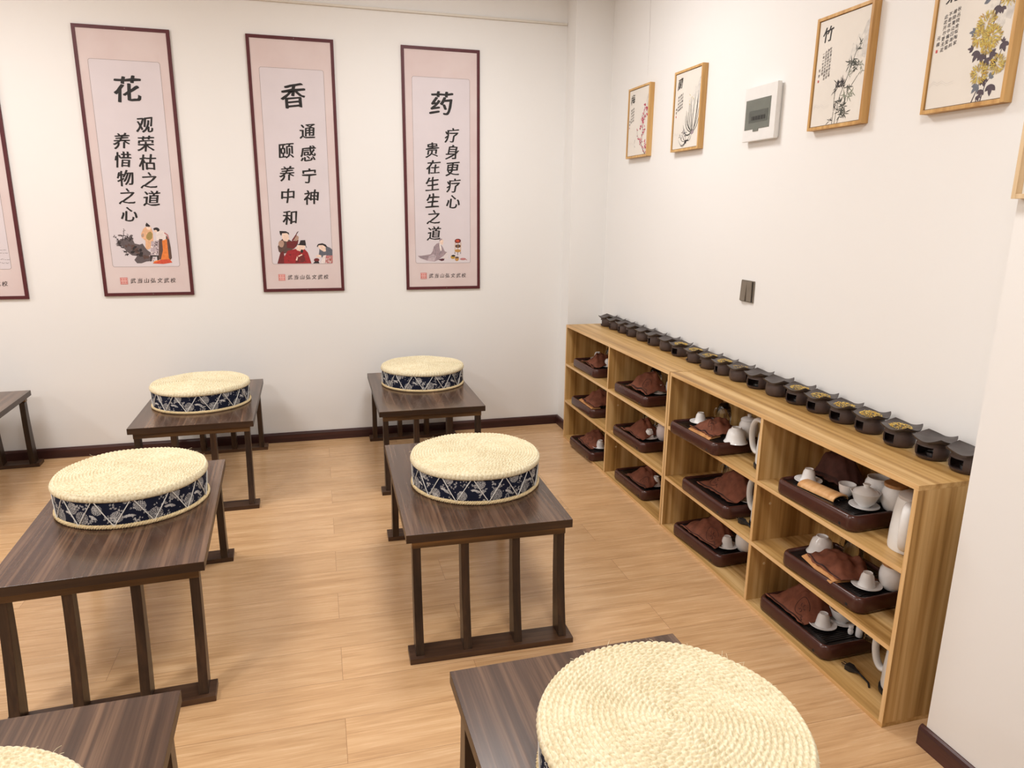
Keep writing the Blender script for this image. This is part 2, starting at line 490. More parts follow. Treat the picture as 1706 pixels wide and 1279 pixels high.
# ------------------------------------------------------------------ the hanging banners
BW, BH = 0.508, 1.533
def round_rect(x0, x1, y0, y1, r, n=5):
    pts = []
    for cx, cy, a0 in ((x1-r, y0+r, -90), (x1-r, y1-r, 0), (x0+r, y1-r, 90), (x0+r, y0+r, 180)):
        for i in range(n+1):
            a = R(a0+90*i/n); pts.append((cx+r*math.cos(a), cy+r*math.sin(a)))
    return pts
def banner(x0, ztop, label, title, right, left, paint, rlay, llay):
    t = thing('hanging_banner', label, 'banner', (x0, -0.001, ztop-BH), group='calligraphy banners on the back wall', rot=(R(90), 0, 0))
    e = 0.019; d = 0.011
    b = MB()
    b.box(0, e, 0, BH, 0, d); b.box(BW-e, BW, 0, BH, 0, d); b.box(e, BW-e, 0, e, 0, d); b.box(e, BW-e, BH-e, BH, 0, d)
    b.build('border', M['banner_edge'], t)
    b = MB(); b.box(e, BW-e, e, BH-e, 0, d-0.003); panel = b.build('pink_panel', M['banner'], t)
    V = lambda v: BH-v
    ip = round_rect(0.066, 0.440, V(1.355), V(0.18), 0.012)
    paper = flat_build('paper_panel', [(x, y, d-0.0027) for x, y in ip], [tuple(range(len(ip)))], M['banner_inner'], t)
    op = round_rect(0.0645, 0.4415, V(1.3565), V(0.1785), 0.013); n = len(ip)
    flat_build('outline', [(x, y, d-0.0024) for x, y in op]+[(x, y, d-0.0024) for x, y in ip],
               [(i, (i+1) % n, n+(i+1) % n, n+i) for i in range(n)], M['line'], paper)
    w = Writing(d-0.0018)
    if title:
        w.char(title, 0.255, V(0.333), 0.142, 0.026); w.build('title_character', M['ink'], paper)
        w = Writing(d-0.0018); w.column(right, 0.324, V(rlay[0]), rlay[1], 0.090, bold=0.024); w.build('right_verse', M['ink'], paper)
        w = Writing(d-0.0018); w.column(left, 0.190, V(llay[0]), llay[1], 0.088, bold=0.024); w.build('left_verse', M['ink'], paper)
    w2 = Writing(d-0.0018)
    for i, ch in enumerate('武当山弘文武校'): w2.char(ch, 0.168+0.0377*i, V(1.4405), 0.029, 0.010)
    w2.build('school_name', M['ink_soft'], panel)
    # square red seal
    p = Painting(d-0.0022)
    cx, cy, s = 0.117, V(1.441), 0.0205
    p.fill([(cx-s, cy-s), (cx+s, cy-s), (cx+s, cy+s), (cx-s, cy+s)], 'seal')
    s2 = s-0.0025; p.fill([(cx-s2, cy-s2), (cx+s2, cy-s2), (cx+s2, cy+s2), (cx-s2, cy+s2)], 'seal_pale')
    for i in range(3):
        for j in range(2):
            gx, gy = cx-0.0118+0.0118*i, cy-0.0085+0.017*j
            for q in (-0.0045, 0, 0.0045): p.stroke([(gx-0.0045, gy+q), (gx+0.0045, gy+q)], 0.0017, 'seal')
            p.stroke([(gx+(i-1)*0.002, gy-0.006), (gx+(i-1)*0.002, gy+0.006)], 0.0017, 'seal')
    p.build('seal_stamp', panel)
    # nail heads
    for yy in (BH-e/2, e/2):
        b = MB(); b.lathe([(0, 0.0016), (0.002, 0.001), (0.0026, 0)], 10, (BW*0.54, yy, d)); b.build('nail', M['steel'], t)
    if paint: paint(paper, d-0.0022)
    return t

def paint_garden(t, w):
    tf = lambda q: (0.062+(q[0]-85+0.129*(890-q[1]))*3.15e-4, BH-(1.355+(q[1]-890)*3.4e-4))
    p = Painting(w, tf)
    random.seed(3)
    rock = [(150,480),(230,400),(330,390),(440,420),(470,480),(560,500),(610,480),(650,540),(700,600),(760,640),(800,720),(780,790),(680,800),(600,830),(520,830),(470,770),(520,700),(430,690),(360,640),(300,580),(250,520)]
    for _ in range(26): p.blob(random.uniform(170, 430), random.uniform(330, 520), random.uniform(14, 40), random.uniform(10, 26), 'paint_grey_rock', 9, 0.35)
    p.fill(rock, 'paint_grey_rock')
    for _ in range(30):
        i = random.random(); p.blob(300+i*420+random.uniform(-60, 60), 470+i*270+random.uniform(-50, 60), random.uniform(16, 58), random.uniform(8, 26), random.choice(['paint_dark', 'paint_brown', 'paint_grey_rock']), 9, 0.3, random.uniform(-.5, .5))
    for x0, y0, x1, y1 in [(200,470,120,350),(250,430,280,230),(300,420,360,320),(380,430,420,360),(220,500,150,440),(270,560,200,500),(330,640,260,600),(360,660,310,690)]:
        p.stroke([(x0,y0),((x0+x1)/2+8,(y0+y1)/2),(x1,y1)], 14, 'paint_dark', 5)
        for _ in range(9):
            s = random.random(); p.blob(x0+(x1-x0)*s+random.uniform(-24,24), y0+(y1-y0)*s+random.uniform(-18,18), random.uniform(7,15), random.uniform(5,11), 'paint_dark', 7, 0.35)
    for _ in range(18): p.blob(random.uniform(680, 850), random.uniform(640, 790), random.uniform(6, 20), random.uniform(5, 14), random.choice(['paint_grey_rock', 'paint_mauve']), 8, 0.4)
    # standing figure in a peach robe with a tall black hat
    p.fill([(655,190),(760,210),(790,300),(800,420),(760,560),(700,590),(665,560),(660,430),(590,370),(580,310),(620,220)], 'paint_robe_peach')
    p.blob(712, 205, 40, 34, 'paint_skin'); p.fill([(655,150),(672,112),(740,170),(725,188),(660,180)], 'paint_dark')
    p.blob(730, 350, 55, 80, 'paint_olive', 14, 0.12); p.blob(610, 335, 26, 38, 'paint_tan', 10, 0.2)
    # table with blooms
    p.fill([(760,440),(900,430),(905,680),(755,690)], 'paint_lilac')
    for _ in range(26): p.blob(random.uniform(770, 890), random.uniform(430, 670), random.uniform(8, 22), random.uniform(6, 18), random.choice(['paint_mauve', 'paint_white', 'paint_grey_rock']), 8, 0.3)
    p.fill([(750,690),(905,690),(905,780),(880,780),(870,710),(780,710),(770,800),(755,800)], 'paint_dark')
    # bowing figure, white top, dark and orange skirt
    p.fill([(850,250),(940,240),(1010,290),(1060,380),(1050,420),(920,430),(860,420),(840,340)], 'paint_white')
    p.fill([(900,400),(960,400),(980,560),(960,760),(900,770)], 'paint_brown')
    p.fill([(1020,330),(1080,400),(1115,560),(1140,740),(1110,780),(1060,700),(1030,520)], 'paint_brown')
    p.fill([(955,430),(1040,400),(1060,560),(1085,740),(1150,820),(800,830),(830,790),(940,770),(975,600)], 'paint_orange')
    p.fill([(940,770),(1090,760),(1150,820),(990,845),(800,835)], 'paint_red')
    p.blob(850, 235, 55, 36, 'paint_dark', 12, 0.1, 0.3); p.blob(835, 262, 28, 22, 'paint_skin')
    p.stroke([(990,290),(1050,330),(1070,400)], 22, 'paint_rose')
    p.build('garden_painting', t)
def paint_tasting(t, w):
    tf = lambda q: (0.0685+(q[0]-165+0.09*(800-q[1]))*3.15e-4, BH-(1.353+(q[1]-800)*3.35e-4))
    p = Painting(w, tf); random.seed(4)
    # bearded man holding a jug
    p.fill([(290,380),(340,330),(470,350),(560,400),(640,400),(620,470),(560,520),(420,600),(330,620),(270,570),(250,480)], 'paint_brown')
    p.fill([(420,390),(540,370),(650,350),(640,420),(570,520),(430,500)], 'paint_maroon')
    p.blob(320, 430, 55, 70, 'paint_tan', 12, 0.15); p.fill([(330,230),(440,220),(470,330),(430,385),(360,370),(330,310)], 'paint_skin')
    p.fill([(275,185),(400,190),(460,220),(465,260),(420,225),(330,230),(310,280),(285,240)], 'paint_dark')
    p.blob(605, 320, 52, 50, 'paint_tan', 12, 0.1); p.stroke([(530,370),(600,260),(625,200)], 34, 'paint_maroon', 8); p.stroke([(610,240),(645,190)], 9, 'paint_dark')
    p.fill([(300,600),(360,560),(420,800),(250,800)], 'paint_maroon')
    # seated man in red
    p.fill([(440,560),(600,520),(780,530),(840,590),(880,690),(920,800),(380,800),(375,680)], 'paint_crimson')
    p.fill([(640,660),(760,640),(800,720),(760,780),(600,790)], 'paint_maroon')
    p.fill([(640,450),(780,440),(780,520),(700,570),(630,550),(600,520)], 'paint_skin')
    p.fill([(600,435),(665,430),(690,360),(780,355),(800,440),(790,460),(660,450)], 'paint_dark'); p.stroke([(790,450),(815,500)], 10, 'paint_dark')
    p.blob(722, 565, 26, 34, 'paint_dark'); p.stroke([(620,740),(640,670),(730,630)], 32, 'paint_skin', 22)
    for _ in range(20): p.blob(random.uniform(400, 860), random.uniform(560, 790), random.uniform(8, 26), random.uniform(6, 14), random.choice(['paint_crimson', 'paint_maroon']), 8, 0.3)
    # woman in slate at the table
    p.fill([(1070,520),(1200,470),(1280,500),(1330,540),(1335,650),(1200,650),(1130,690),(1060,640)], 'paint_slate')
    p.fill([(1030,460),(1100,440),(1190,480),(1200,570),(1160,580),(1080,530)], 'paint_skin')
    p.fill([(1015,470),(1040,430),(1120,415),(1190,440),(1230,490),(1190,485),(1130,450),(1050,455),(1030,495)], 'paint_dark')
    p.blob(1060, 660, 52, 24, 'paint_skin', 12, 0.15); p.fill([(1150,650),(1210,640),(1210,800),(1100,800)], 'paint_white')
    p.fill([(1200,650),(1340,650),(1345,800),(1195,800)], 'paint_rose')
    for _ in range(16): p.blob(random.uniform(1210, 1330), random.uniform(670, 790), random.uniform(6, 16), random.uniform(8, 22), random.choice(['paint_crimson', 'paint_tan', 'paint_white']), 8, 0.3)
    p.blob(1020, 735, 55, 36, 'paint_maroon'); p.fill([(950,800),(990,760),(1060,760),(1080,800)], 'paint_dark')
    p.build('tasting_painting', t)
def paint_herbs(t, w):
    tf = lambda q: (0.0685+(q[0]-180+0.04*(755-q[1]))*3.2e-4, BH-(1.357+(q[1]-750)*3.2e-4))
    p = Painting(w, tf); random.seed(5)
    p.fill([(210,590),(300,590),(480,560),(520,500),(545,400),(600,340),(660,320),(740,420),(780,500),(830,520),(760,590),(640,680),(560,715),(400,690),(260,640)], 'paint_mauve')
    p.fill([(440,600),(540,560),(600,600),(560,715),(420,690)], 'paint_lilac')
    for q in ([(560,400),(590,520),(560,640)],[(640,360),(690,480),(650,600)],[(700,500),(660,600)],[(300,600),(460,620),(560,600)],[(260,620),(420,660)]): p.stroke(q, 7, 'paint_slate', 3)
    p.fill([(655,320),(690,330),(715,480),(690,500),(665,420)], 'paint_white')
    p.fill([(665,270),(745,260),(740,330),(730,370),(680,340)], 'paint_skin'); p.fill([(655,245),(710,235),(720,260),(680,275),(665,300)], 'paint_mauve')
    p.fill([(640,670),(780,640),(770,690),(720,705)], 'paint_wine')
    for _ in range(10): p.blob(random.uniform(760, 850), random.uniform(540, 660), random.uniform(10, 26), random.uniform(8, 18), 'paint_white', 9, 0.25)
    # three tier stand
    p.blob(1055, 285, 68, 48, 'paint_maroon', 14, 0.05); p.blob(1050, 280, 40, 24, 'paint_red', 10, 0.2)
    p.blob(1060, 393, 62, 36, 'paint_brown', 14, 0.05); p.blob(1062, 490, 62, 32, 'paint_wicker', 14, 0.05)
    for x in (1000, 1062, 1122): p.stroke([(x,310),(x,585 if x == 1062 else 555)], 9, 'paint_wicker'); p.stroke([(x,520),(x,585 if x == 1062 else 555)], 11, 'paint_dark')
    p.blob(960, 620, 50, 42, 'paint_gold'); p.blob(968, 595, 42, 20, 'paint_dark'); p.blob(1048, 660, 44, 48, 'paint_wicker'); p.blob(1048, 632, 40, 20, 'paint_brown')
    p.blob(1180, 665, 66, 24, 'paint_rose'); p.stroke([(1225,665),(1270,688)], 12, 'paint_rose')
    p.build('herbalist_painting', t)
def paint_lines(t, w):
    p = Painting(w); random.seed(6)
    for v in (1.245, 1.262, 1.300, 1.318):
        x = 0.30
        while x < 0.425:
            L = random.uniform(0.006, 0.02); p.stroke([(x, BH-v), (x+L/2, BH-v+random.uniform(-.004, .004)), (x+L, BH-v)], 0.002, 'paint_grey_rock', 0.0012); x += L+0.004
    p.build('ink_sketch', t)
banner(-2.9505, 2.547, 'tall pink calligraphy banner titled with the character for flower', '花', '观荣枯之道', '养惜物之心', paint_garden, (0.529, 0.1045), (0.622, 0.105))
banner(-2.0257, 2.556, 'tall pink calligraphy banner with three figures, one in red, tasting from cups', '香', '通感宁神', '颐养中和', paint_tasting, (0.538, 0.1325), (0.66, 0.1345))
banner(-1.1058, 2.554, 'tall pink calligraphy banner with a grey robed herbalist, nearest the shelf corner', '药', '疗身更疗心', '贵在生生之道', paint_herbs, (0.527, 0.1057), (0.623, 0.1068))
banner(-3.3575-BW, 2.540, 'pink banner cut off by the left edge of the photo, only its right strip showing', None, '', '', paint_lines, None, None)

# ------------------------------------------------------------------ the framed flower prints on the right wall
FW, FH, FD = 0.298, 0.408, 0.031
def picture(y_far, z0, xw, label, art, pale=False):
    t = thing('picture_frame', label, 'picture', (xw-0.0005, y_far, z0), group='framed prints on the right wall', rot=(R(90), 0, R(-90)))
    e = 0.0115; b = MB()
    wm = M['frame_pale'] if pale else M['frame_wood']
    b.box(0, e, 0, FH, 0, FD); b.box(FW-e, FW, 0, FH, 0, FD); b.box(e, FW-e, 0, e, 0, FD); b.box(e, FW-e, FH-e, FH, 0, FD)
    b.build('frame', wm, t, bevel=0.0008)
    cz = 0.012 if pale else FD-0.005
    b = MB(); b.box(e, FW-e, e, FH-e, 0, cz-0.004); b.build('liner', M['shadow_gap'] if not pale else M['canvas'], t)
    g = 0.0025 if not pale else 0.0
    b = MB(); b.box(e+g, FW-e-g, e+g, FH-e-g, cz-0.004, cz); cv_ = b.build('canvas', M['canvas'], t)
    if art: art(cv_, cz+0.0003)
    return t
def hills(p, left=True):
    random.seed(9)
    for cx, top, wd, mat in [(0.275, 0.352, 0.045, 'paint_mist_deep'), (0.232, 0.315, 0.026, 'paint_mist'), (0.205, 0.285, 0.016, 'paint_mist')]:
        hi = min(cx+wd, 0.283)
        p.fill([(cx-wd, top-0.11), (cx-wd*0.55, top-0.045), (cx-wd*0.2, top-0.01), (cx+wd*0.1, top), (hi, top-0.012), (hi, top-0.10), (cx, top-0.13)], mat)
        for k in range(5):
            x = cx-wd*0.5+wd*0.25*k
            if x < 0.28: p.stroke([(x, top-0.03-abs(k-2)*0.01), (x-0.004, top-0.06), (x-0.01, top-0.10)], 0.002, 'paint_mist' if mat == 'paint_mist_deep' else 'paint_mist_deep', 0.0006)
    if left:
        for k in range(2):
            y = 0.085-0.006*k
            p.stroke([(0.02, y), (0.035, y+0.010), (0.05, y+0.002), (0.065, y+0.008), (0.085, y-0.004), (0.11, y+0.001)], 0.0012, 'paint_mist_deep', 0.0006)
def verse(t, w, title, cols, sign, tx=0.064, ty=0.343, ts=0.054, cx=0.088, cy=0.288, dy=0.0128, sz=0.0105, dx=0.0155):
    a = Writing(w+0.0004); a.char(title, tx, ty, ts, 0.022 if title == '竹' else 0.008, wild=1.3); a.build('title_character', M['ink'], t)
    a = Writing(w+0.0004)
    for i, c in enumerate(cols): a.column(c, cx-dx*i, cy-0.004*i, dy, sz, bold=0.01)
    a.column(sign, cx-dx*len(cols)-0.003, cy-0.07, 0.018, sz, bold=0.01)
    a.build('verse', M['ink_soft'], t)
    p = Painting(w+0.0004); x, y = cx-dx*len(cols)-0.004, cy-0.07-0.038
    p.fill([(x-.0035, y-.0045), (x+.0035, y-.0045), (x+.0035, y+.0045), (x-.0035, y+.0045)], 'seal'); p.build('seal_stamp', t)
def curve(p0, p1, bend, n=7):
    a, b = Vector(p0), Vector(p1); d = b-a; nn = Vector((-d.y, d.x))
    return [tuple(a+d*(i/(n-1))+nn*bend*math.sin(PI*i/(n-1))) for i in range(n)]
def art_bamboo(t, w):
    p = Painting(w); hills(p); random.seed(21)
    for pts in ([(0.137,0.013),(0.139,0.06),(0.136,0.10),(0.138,0.16)], [(0.150,0.013),(0.156,0.06),(0.165,0.11),(0.19,0.16),(0.215,0.22),(0.235,0.27)], [(0.165,0.013),(0.185,0.06),(0.205,0.12),(0.25,0.17)]):
        for a, b in zip(pts[:-1], pts[1:]): p.stroke([a, ((a[0]+b[0])/2, (a[1]+b[1])/2), (b[0]-(b[0]-a[0])*.04, b[1]-(b[1]-a[1])*.04)], 0.0026, 'paint_bamboo', 0.0022)
    def tuft(x, y, n, ln, mat, spread=PI, base=-PI/2):
        for _ in range(n): p.leaf(x+random.uniform(-.006,.006), y+random.uniform(-.006,.006), base+random.uniform(-spread, spread), ln*random.uniform(.6, 1.15), ln*0.13, mat)
    for x, y in [(0.150,0.150),(0.165,0.158),(0.143,0.140),(0.175,0.145)]: tuft(x, y, 9, 0.026, 'paint_dark')
    for x, y in [(0.205,0.215),(0.225,0.205),(0.215,0.225),(0.24,0.20)]: tuft(x, y, 8, 0.028, 'paint_bamboo')
    for x, y in [(0.232,0.255),(0.245,0.272)]: tuft(x, y, 5, 0.025, 'paint_bamboo', 1.2, 1.0)
    for x, y in [(0.26,0.205),(0.265,0.185),(0.20,0.18)]: tuft(x, y, 6, 0.02, 'paint_bamboo_pale')
    for x, y in [(0.19,0.115),(0.21,0.105),(0.225,0.12),(0.205,0.14)]: tuft(x, y, 7, 0.026, random.choice(['paint_bamboo', 'paint_bamboo_pale']))
    for x, y in [(0.175,0.06),(0.19,0.075),(0.17,0.085),(0.18,0.04),(0.20,0.05)]: tuft(x, y, 9, 0.026, 'paint_bamboo')
    for x, y in [(0.125,0.03),(0.14,0.075)]: tuft(x, y, 6, 0.02, 'paint_dark')
    p.build('bamboo_painting', t)
    verse(t, w, '竹', ['咬定青山不放松立根', '原在破岩中千磨万击', '还坚劲任尔东西南北', '一枝一叶总关情'], '写意', cx=0.090, dx=0.0130, dy=0.0118, sz=0.0102)
def art_plum(t, w):
    p = Painting(w); hills(p); random.seed(22)
    br = [([(0.262,0.013),(0.225,0.05),(0.205,0.075),(0.215,0.13),(0.222,0.19),(0.222,0.235)], 0.007, 0.002), ([(0.205,0.075),(0.185,0.095),(0.155,0.12),(0.135,0.16)], 0.004, 0.001),
          ([(0.22,0.20),(0.245,0.225),(0.283,0.235)], 0.003, 0.0012), ([(0.222,0.235),(0.232,0.27),(0.236,0.30)], 0.002, 0.0008), ([(0.213,0.12),(0.235,0.14),(0.25,0.17)], 0.002, 0.001),
          ([(0.27,0.013),(0.262,0.05),(0.255,0.09)], 0.003, 0.001), ([(0.222,0.19),(0.205,0.215),(0.195,0.235)], 0.002, 0.001)]
    for pts, a, b in br: p.stroke(pts, a, 'paint_twig', b)
    for pts, a, b in br:
        for _ in range(16):
            i = random.randrange(len(pts)-1); s = random.random()
            x = pts[i][0]*(1-s)+pts[i+1][0]*s+random.uniform(-.013,.013); y = pts[i][1]*(1-s)+pts[i+1][1]*s+random.uniform(-.009,.009)
            if 0.016 < x < 0.282 and 0.016 < y < 0.39: p.blob(x, y, random.uniform(.003, .0062), random.uniform(.003, .0058), random.choice(['paint_plum', 'paint_plum', 'paint_plum_deep']), 8, 0.25)
    for x, y in [(0.262,0.262),(0.268,0.27),(0.258,0.274),(0.19,0.175),(0.184,0.163)]: p.blob(x, y, 0.008, 0.007, 'paint_plum_deep', 8, 0.25)
    p.stroke([(0.11,0.085),(0.114,0.105)], 0.002, 'paint_twig'); p.stroke([(0.112,0.07),(0.12,0.06)], 0.002, 'paint_twig')
    p.build('plum_painting', t)
    verse(t, w, '梅', ['墙角数枝梅', '凌寒独自开', '遥知不是雪'], '暗香', cx=0.082, dx=0.0165, dy=0.017, sz=0.012)
def art_orchid(t, w):
    p = Painting(w); hills(p); random.seed(23)
    bx, by = 0.218, 0.085
    for ex, ey, bd in [(0.262,0.285,-.06),(0.258,0.25,-.05),(0.175,0.235,.10),(0.165,0.19,.16),(0.14,0.175,.22),(0.12,0.13,.30),(0.13,0.105,.26),(0.28,0.16,-.14),(0.275,0.20,-.08),(0.235,0.27,.03),(0.19,0.26,.05),(0.15,0.20,.18)]:
        p.stroke(curve((bx+random.uniform(-.008,.01), by), (ex, ey), bd), 0.005, 'paint_bamboo' if random.random() < .5 else 'paint_dark', 0.0012, 0.0052)
    for x, y in [(0.17,0.275),(0.175,0.25),(0.205,0.262),(0.215,0.245),(0.185,0.225)]: p.leaf(x, y, random.uniform(0, 6), 0.013, 0.004, 'paint_gold_pale'); p.leaf(x, y, random.uniform(0, 6), 0.011, 0.004, 'paint_mist_deep')
    p.blob(0.222, 0.085, 0.016, 0.012, 'paint_mauve', 10, 0.3)
    bx, by = 0.165, 0.048
    for ex, ey, bd in [(0.09,0.09,.25),(0.075,0.06,.3),(0.11,0.025,.1),(0.20,0.10,-.2),(0.215,0.085,-.3),(0.15,0.105,.1),(0.12,0.085,.2),(0.095,0.03,.25)]:
        p.stroke(curve((bx+random.uniform(-.006,.006), by), (ex, ey), bd), 0.003, 'paint_dark', 0.0006, 0.003)
    for _ in range(24): p.leaf(random.uniform(.09,.155), random.uniform(.065,.098), random.uniform(0, 6.2), random.uniform(.009,.017), 0.004, random.choice(['paint_leaf', 'paint_dark', 'paint_leaf_blue']))
    for _ in range(10): p.blob(random.uniform(.15,.18), random.uniform(.036,.052), random.uniform(.003,.008), random.uniform(.003,.006), 'paint_dark', 8, 0.3)
    p.build('orchid_painting', t)
    verse(t, w, '蘭', ['兰生幽谷中', '倒影还自照', '无人作妍暖', '春风发微笑'], '幽香', cx=0.098, dx=0.0145, dy=0.0165, sz=0.012)
def art_mum(t, w):
    p = Painting(w); hills(p); random.seed(24)
    for pts in ([(0.185,0.013),(0.20,0.05),(0.215,0.10),(0.21,0.15),(0.20,0.19)], [(0.215,0.013),(0.225,0.06),(0.245,0.085)], [(0.21,0.18),(0.225,0.235),(0.235,0.28),(0.245,0.33)], [(0.235,0.10),(0.258,0.135),(0.266,0.16)], [(0.20,0.013),(0.21,0.04)]):
        p.stroke(pts, 0.0035, 'paint_leaf', 0.0015)
    def lobed(x, y, a, s, mat):
        for d in (-0.75, 0, 0.75): p.leaf(x, y, a+d, s*(1.0 if d == 0 else 0.75), s*0.42, mat)
        p.blob(x+math.cos(a)*s*.25, y+math.sin(a)*s*.25, s*.22, s*.2, mat, 8, .2)
    for x, y, a, s, m in [(0.20,0.29,2.6,.04,'paint_leaf_blue'),(0.225,0.30,2.2,.03,'paint_leaf'),(0.235,0.265,-2.2,.04,'paint_leaf'),(0.245,0.262,-1.6,.028,'paint_leaf'),(0.248,0.29,-1.2,.03,'paint_leaf'),(0.245,0.345,1.2,.035,'paint_leaf_blue'),
                          (0.165,0.212,3.0,.032,'paint_leaf_blue'),(0.18,0.22,1.8,.022,'paint_leaf_blue'),(0.165,0.165,2.9,.028,'paint_leaf'),(0.185,0.155,-2.2,.045,'paint_leaf'),(0.20,0.145,-1.7,.042,'paint_leaf'),(0.215,0.13,-1.2,.036,'paint_leaf'),
                          (0.225,0.14,-0.3,.04,'paint_leaf'),(0.235,0.12,-0.9,.036,'paint_leaf'),(0.265,0.165,-1.4,.04,'paint_leaf'),(0.262,0.165,1.4,.02,'paint_leaf'),(0.215,0.075,-1.3,.036,'paint_leaf'),(0.245,0.055,-1.7,.045,'paint_leaf'),
                          (0.20,0.06,-2.4,.04,'paint_leaf_blue'),(0.215,0.045,-1.9,.034,'paint_leaf'),(0.235,0.075,0.6,.028,'paint_leaf_blue'),(0.205,0.03,-1.4,.024,'paint_leaf')]: lobed(x, y, a, s*0.72, m)
    for x, y, r_ in [(0.262,0.288,.029),(0.198,0.225,.034),(0.185,0.195,.029),(0.222,0.188,.033),(0.215,0.165,.024),(0.20,0.092,.030),(0.255,0.108,.026)]:
        r_ *= 1.12
        for k in range(150):
            a = random.uniform(0, 2*PI); q = r_*math.sqrt(random.random())*0.72
            p.leaf(x+q*math.cos(a), y+q*math.sin(a), a+random.uniform(-.5,.5), r_*.34, r_*.07, random.choice(['paint_gold', 'paint_gold_pale', 'paint_gold_pale', 'paint_olive']))
    p.build('chrysanthemum_painting', t)
    verse(t, w, '菊', ['秋丛绕舍似陶家', '遍绕篱边日渐斜', '不是花中偏爱菊', '此花开尽更无花'], '元稹', cx=0.094, cy=0.292, dx=0.0152, dy=0.0158, sz=0.0122)
picture(-0.524, 1.873, XW, 'oak framed print of a red plum branch, leftmost of the row', art_plum)
picture(-1.1215, 1.869, XW, 'oak framed print of ink orchids, left of the white breaker box', art_orchid)
picture(-2.278, 1.866, XW, 'oak framed print of ink bamboo, right of the white breaker box', art_bamboo)
picture(-2.841, 1.862, XW, 'oak framed print of golden chrysanthemums, cut by the top edge', art_mum)
picture(-3.436, 1.587, 0.0, 'pale wood frame cut off at the right edge, hung lower on the pillar', None, True)

# ------------------------------------------------------------------ breaker box and light switch
t = thing('breaker_box', 'white wall mounted breaker box with a smoked cover', 'breaker box', (XW-0.0005, -1.820, 1.862), rot=(R(90), 0, R(-90)))
w_, h_, d_ = 0.238, 0.230, 0.030
b = MB(); b.box(0.006, w_-0.006, 0.006, h_-0.006, 0, d_*0.55); b.box(0, w_, 0, h_, d_*0.3, d_); b.build('housing', M['plastic_white'], t, bevel=0.003)
b = MB(); b.box(0.014, 0.200, 0.050, 0.176, d_-0.001, d_+0.0015)
cv = b.build('cover', M['cover'], t, bevel=0.001)
b = MB(); b.box(0.045, 0.185, 0.078, 0.128, d_+0.001, d_+0.0022); o = b.build('breaker_window', M['cover_dark'], cv)
b = MB()
for k in range(5): b.box(0.066+0.021*k, 0.083+0.021*k, 0.088, 0.104, d_+0.002, d_+0.0034)
b.build('breaker_toggles', M['cover_toggle'], cv)
b = MB(); b.box(0.082, 0.122, 0.040, 0.052, d_-0.0005, d_+0.003); b.build('latch', M['cover'], t, bevel=0.0012)

t = thing('light_switch', 'dark two-gang wall switch above the row of clay burners', 'switch', (XW-0.0005, -1.880, 1.143), rot=(R(90), 0, R(-90)))
s_ = 0.100
b = MB(); b.box(0, s_, 0, s_, 0, 0.007); b.build('plate', M['switch'], t, bevel=0.0015)
b = MB(); b.box(0.003, s_-0.003, 0.003, s_-0.003, 0.0065, 0.0075); b.build('recess', M['switch_gap'], t)
for x0, x1, tip in ((0.004, 0.0485, 0.004), (0.0515, 0.090, 0.0)):
    b = MB()
    lo, hi = (0.014, 0.010) if tip else (0.010, 0.013)
    vs = [(x0, 0.004, 0.007), (x1-tip, 0.004, 0.007), (x1, 0.096, 0.007), (x0, 0.096, 0.007), (x0, 0.004, lo), (x1-tip, 0.004, lo), (x1, 0.096, hi), (x0, 0.096, hi)]
    b.add(vs, [(3,2,1,0),(4,5,6,7),(0,1,5,4),(1,2,6,5),(2,3,7,6),(3,0,4,7)]); b.build('rocker', M['switch'], t, bevel=0.0006)

# ------------------------------------------------------------------ low tables
TW, TL, TZ, TT = 0.5964, 0.9817, 0.4708, 0.0308
def make_table():
    t = thing('low_table', 'x', 'table', group='low dark wooden tables in rows')
    b = MB(); b.box(-TW/2, TW/2, -TL/2, TL/2, TZ-TT, TZ); o = b.build('table_top', [M['table_top'], M['table_edge']], t, bevel=0.0007)
    for p in o.data.polygons:
        if p.normal.z < 0.95: p.material_index = 1
    hl = TL/2; zt = TZ-TT
    for s in (-1, 1):
        b = MB(); a0, a1 = sorted((s*(hl-0.050), s*(hl-0.018)))
        b.box(-0.278, 0.278, a0, a1, zt-0.030, zt+0.0004); b.build('end_rail', M['table_rail'], t, bevel=0.0015)
        b = MB(); a0, a1 = sorted((s*(hl+0.045), s*(hl-0.045)))
        b.box(-0.299, 0.299, a0, a1, 0, 0.021); b.build('foot_board', M['table_foot'], t, bevel=0.0015)
        for i, xc in enumerate((-0.262, -0.092, 0.094, 0.262)):
            b = MB(); rings = []; hw = 0.0145
            for k in range(9):
                q = k/8; z = 0.0205+(zt-0.030-0.0205)*q
                e = (1-q)
                outer = (hl-0.022)+0.050*e**1.7; inner = (hl-0.066)+0.020*e**2.2
                rings.append([(xc-hw, s*inner, z), (xc+hw, s*inner, z), (xc+hw, s*outer, z), (xc-hw, s*outer, z)])
            b.loft(rings); b.build('leg', M['table_frame'], t, bevel=0.0012)
    return t
tab0 = make_table()
tables = [(-1.1315, -2.1353, -0.0182, 'low dark wooden table in the middle of the room, under the navy banded cushion'),
          (-1.0989, -0.5768, -0.0029, 'low dark wooden table by the back wall below the herbalist banner'),
          (-2.3938, -2.1738, 0.0476, 'low dark wooden table at left, cushion at its far end, near half bare'),
          (-2.3535, -0.5967, 0.0147, 'low dark wooden table by the back wall under the two left banners'),
          (-3.664, -0.612, 0.045, 'bare low dark table cut off by the left edge near the back wall'),
          (-1.1176, -3.8624, 0.0206, 'low dark table in the foreground under the largest straw cushion'),
          (-2.318, -3.790, 0.030, 'low dark table corner in the bottom left corner of the photo')]
for i, (x, y, a, lab) in enumerate(tables):
    o = tab0 if i == 0 else copy_tree(tab0)
    o.location = (x, y, 0); o.rotation_euler = (0, 0, a); o['label'] = lab

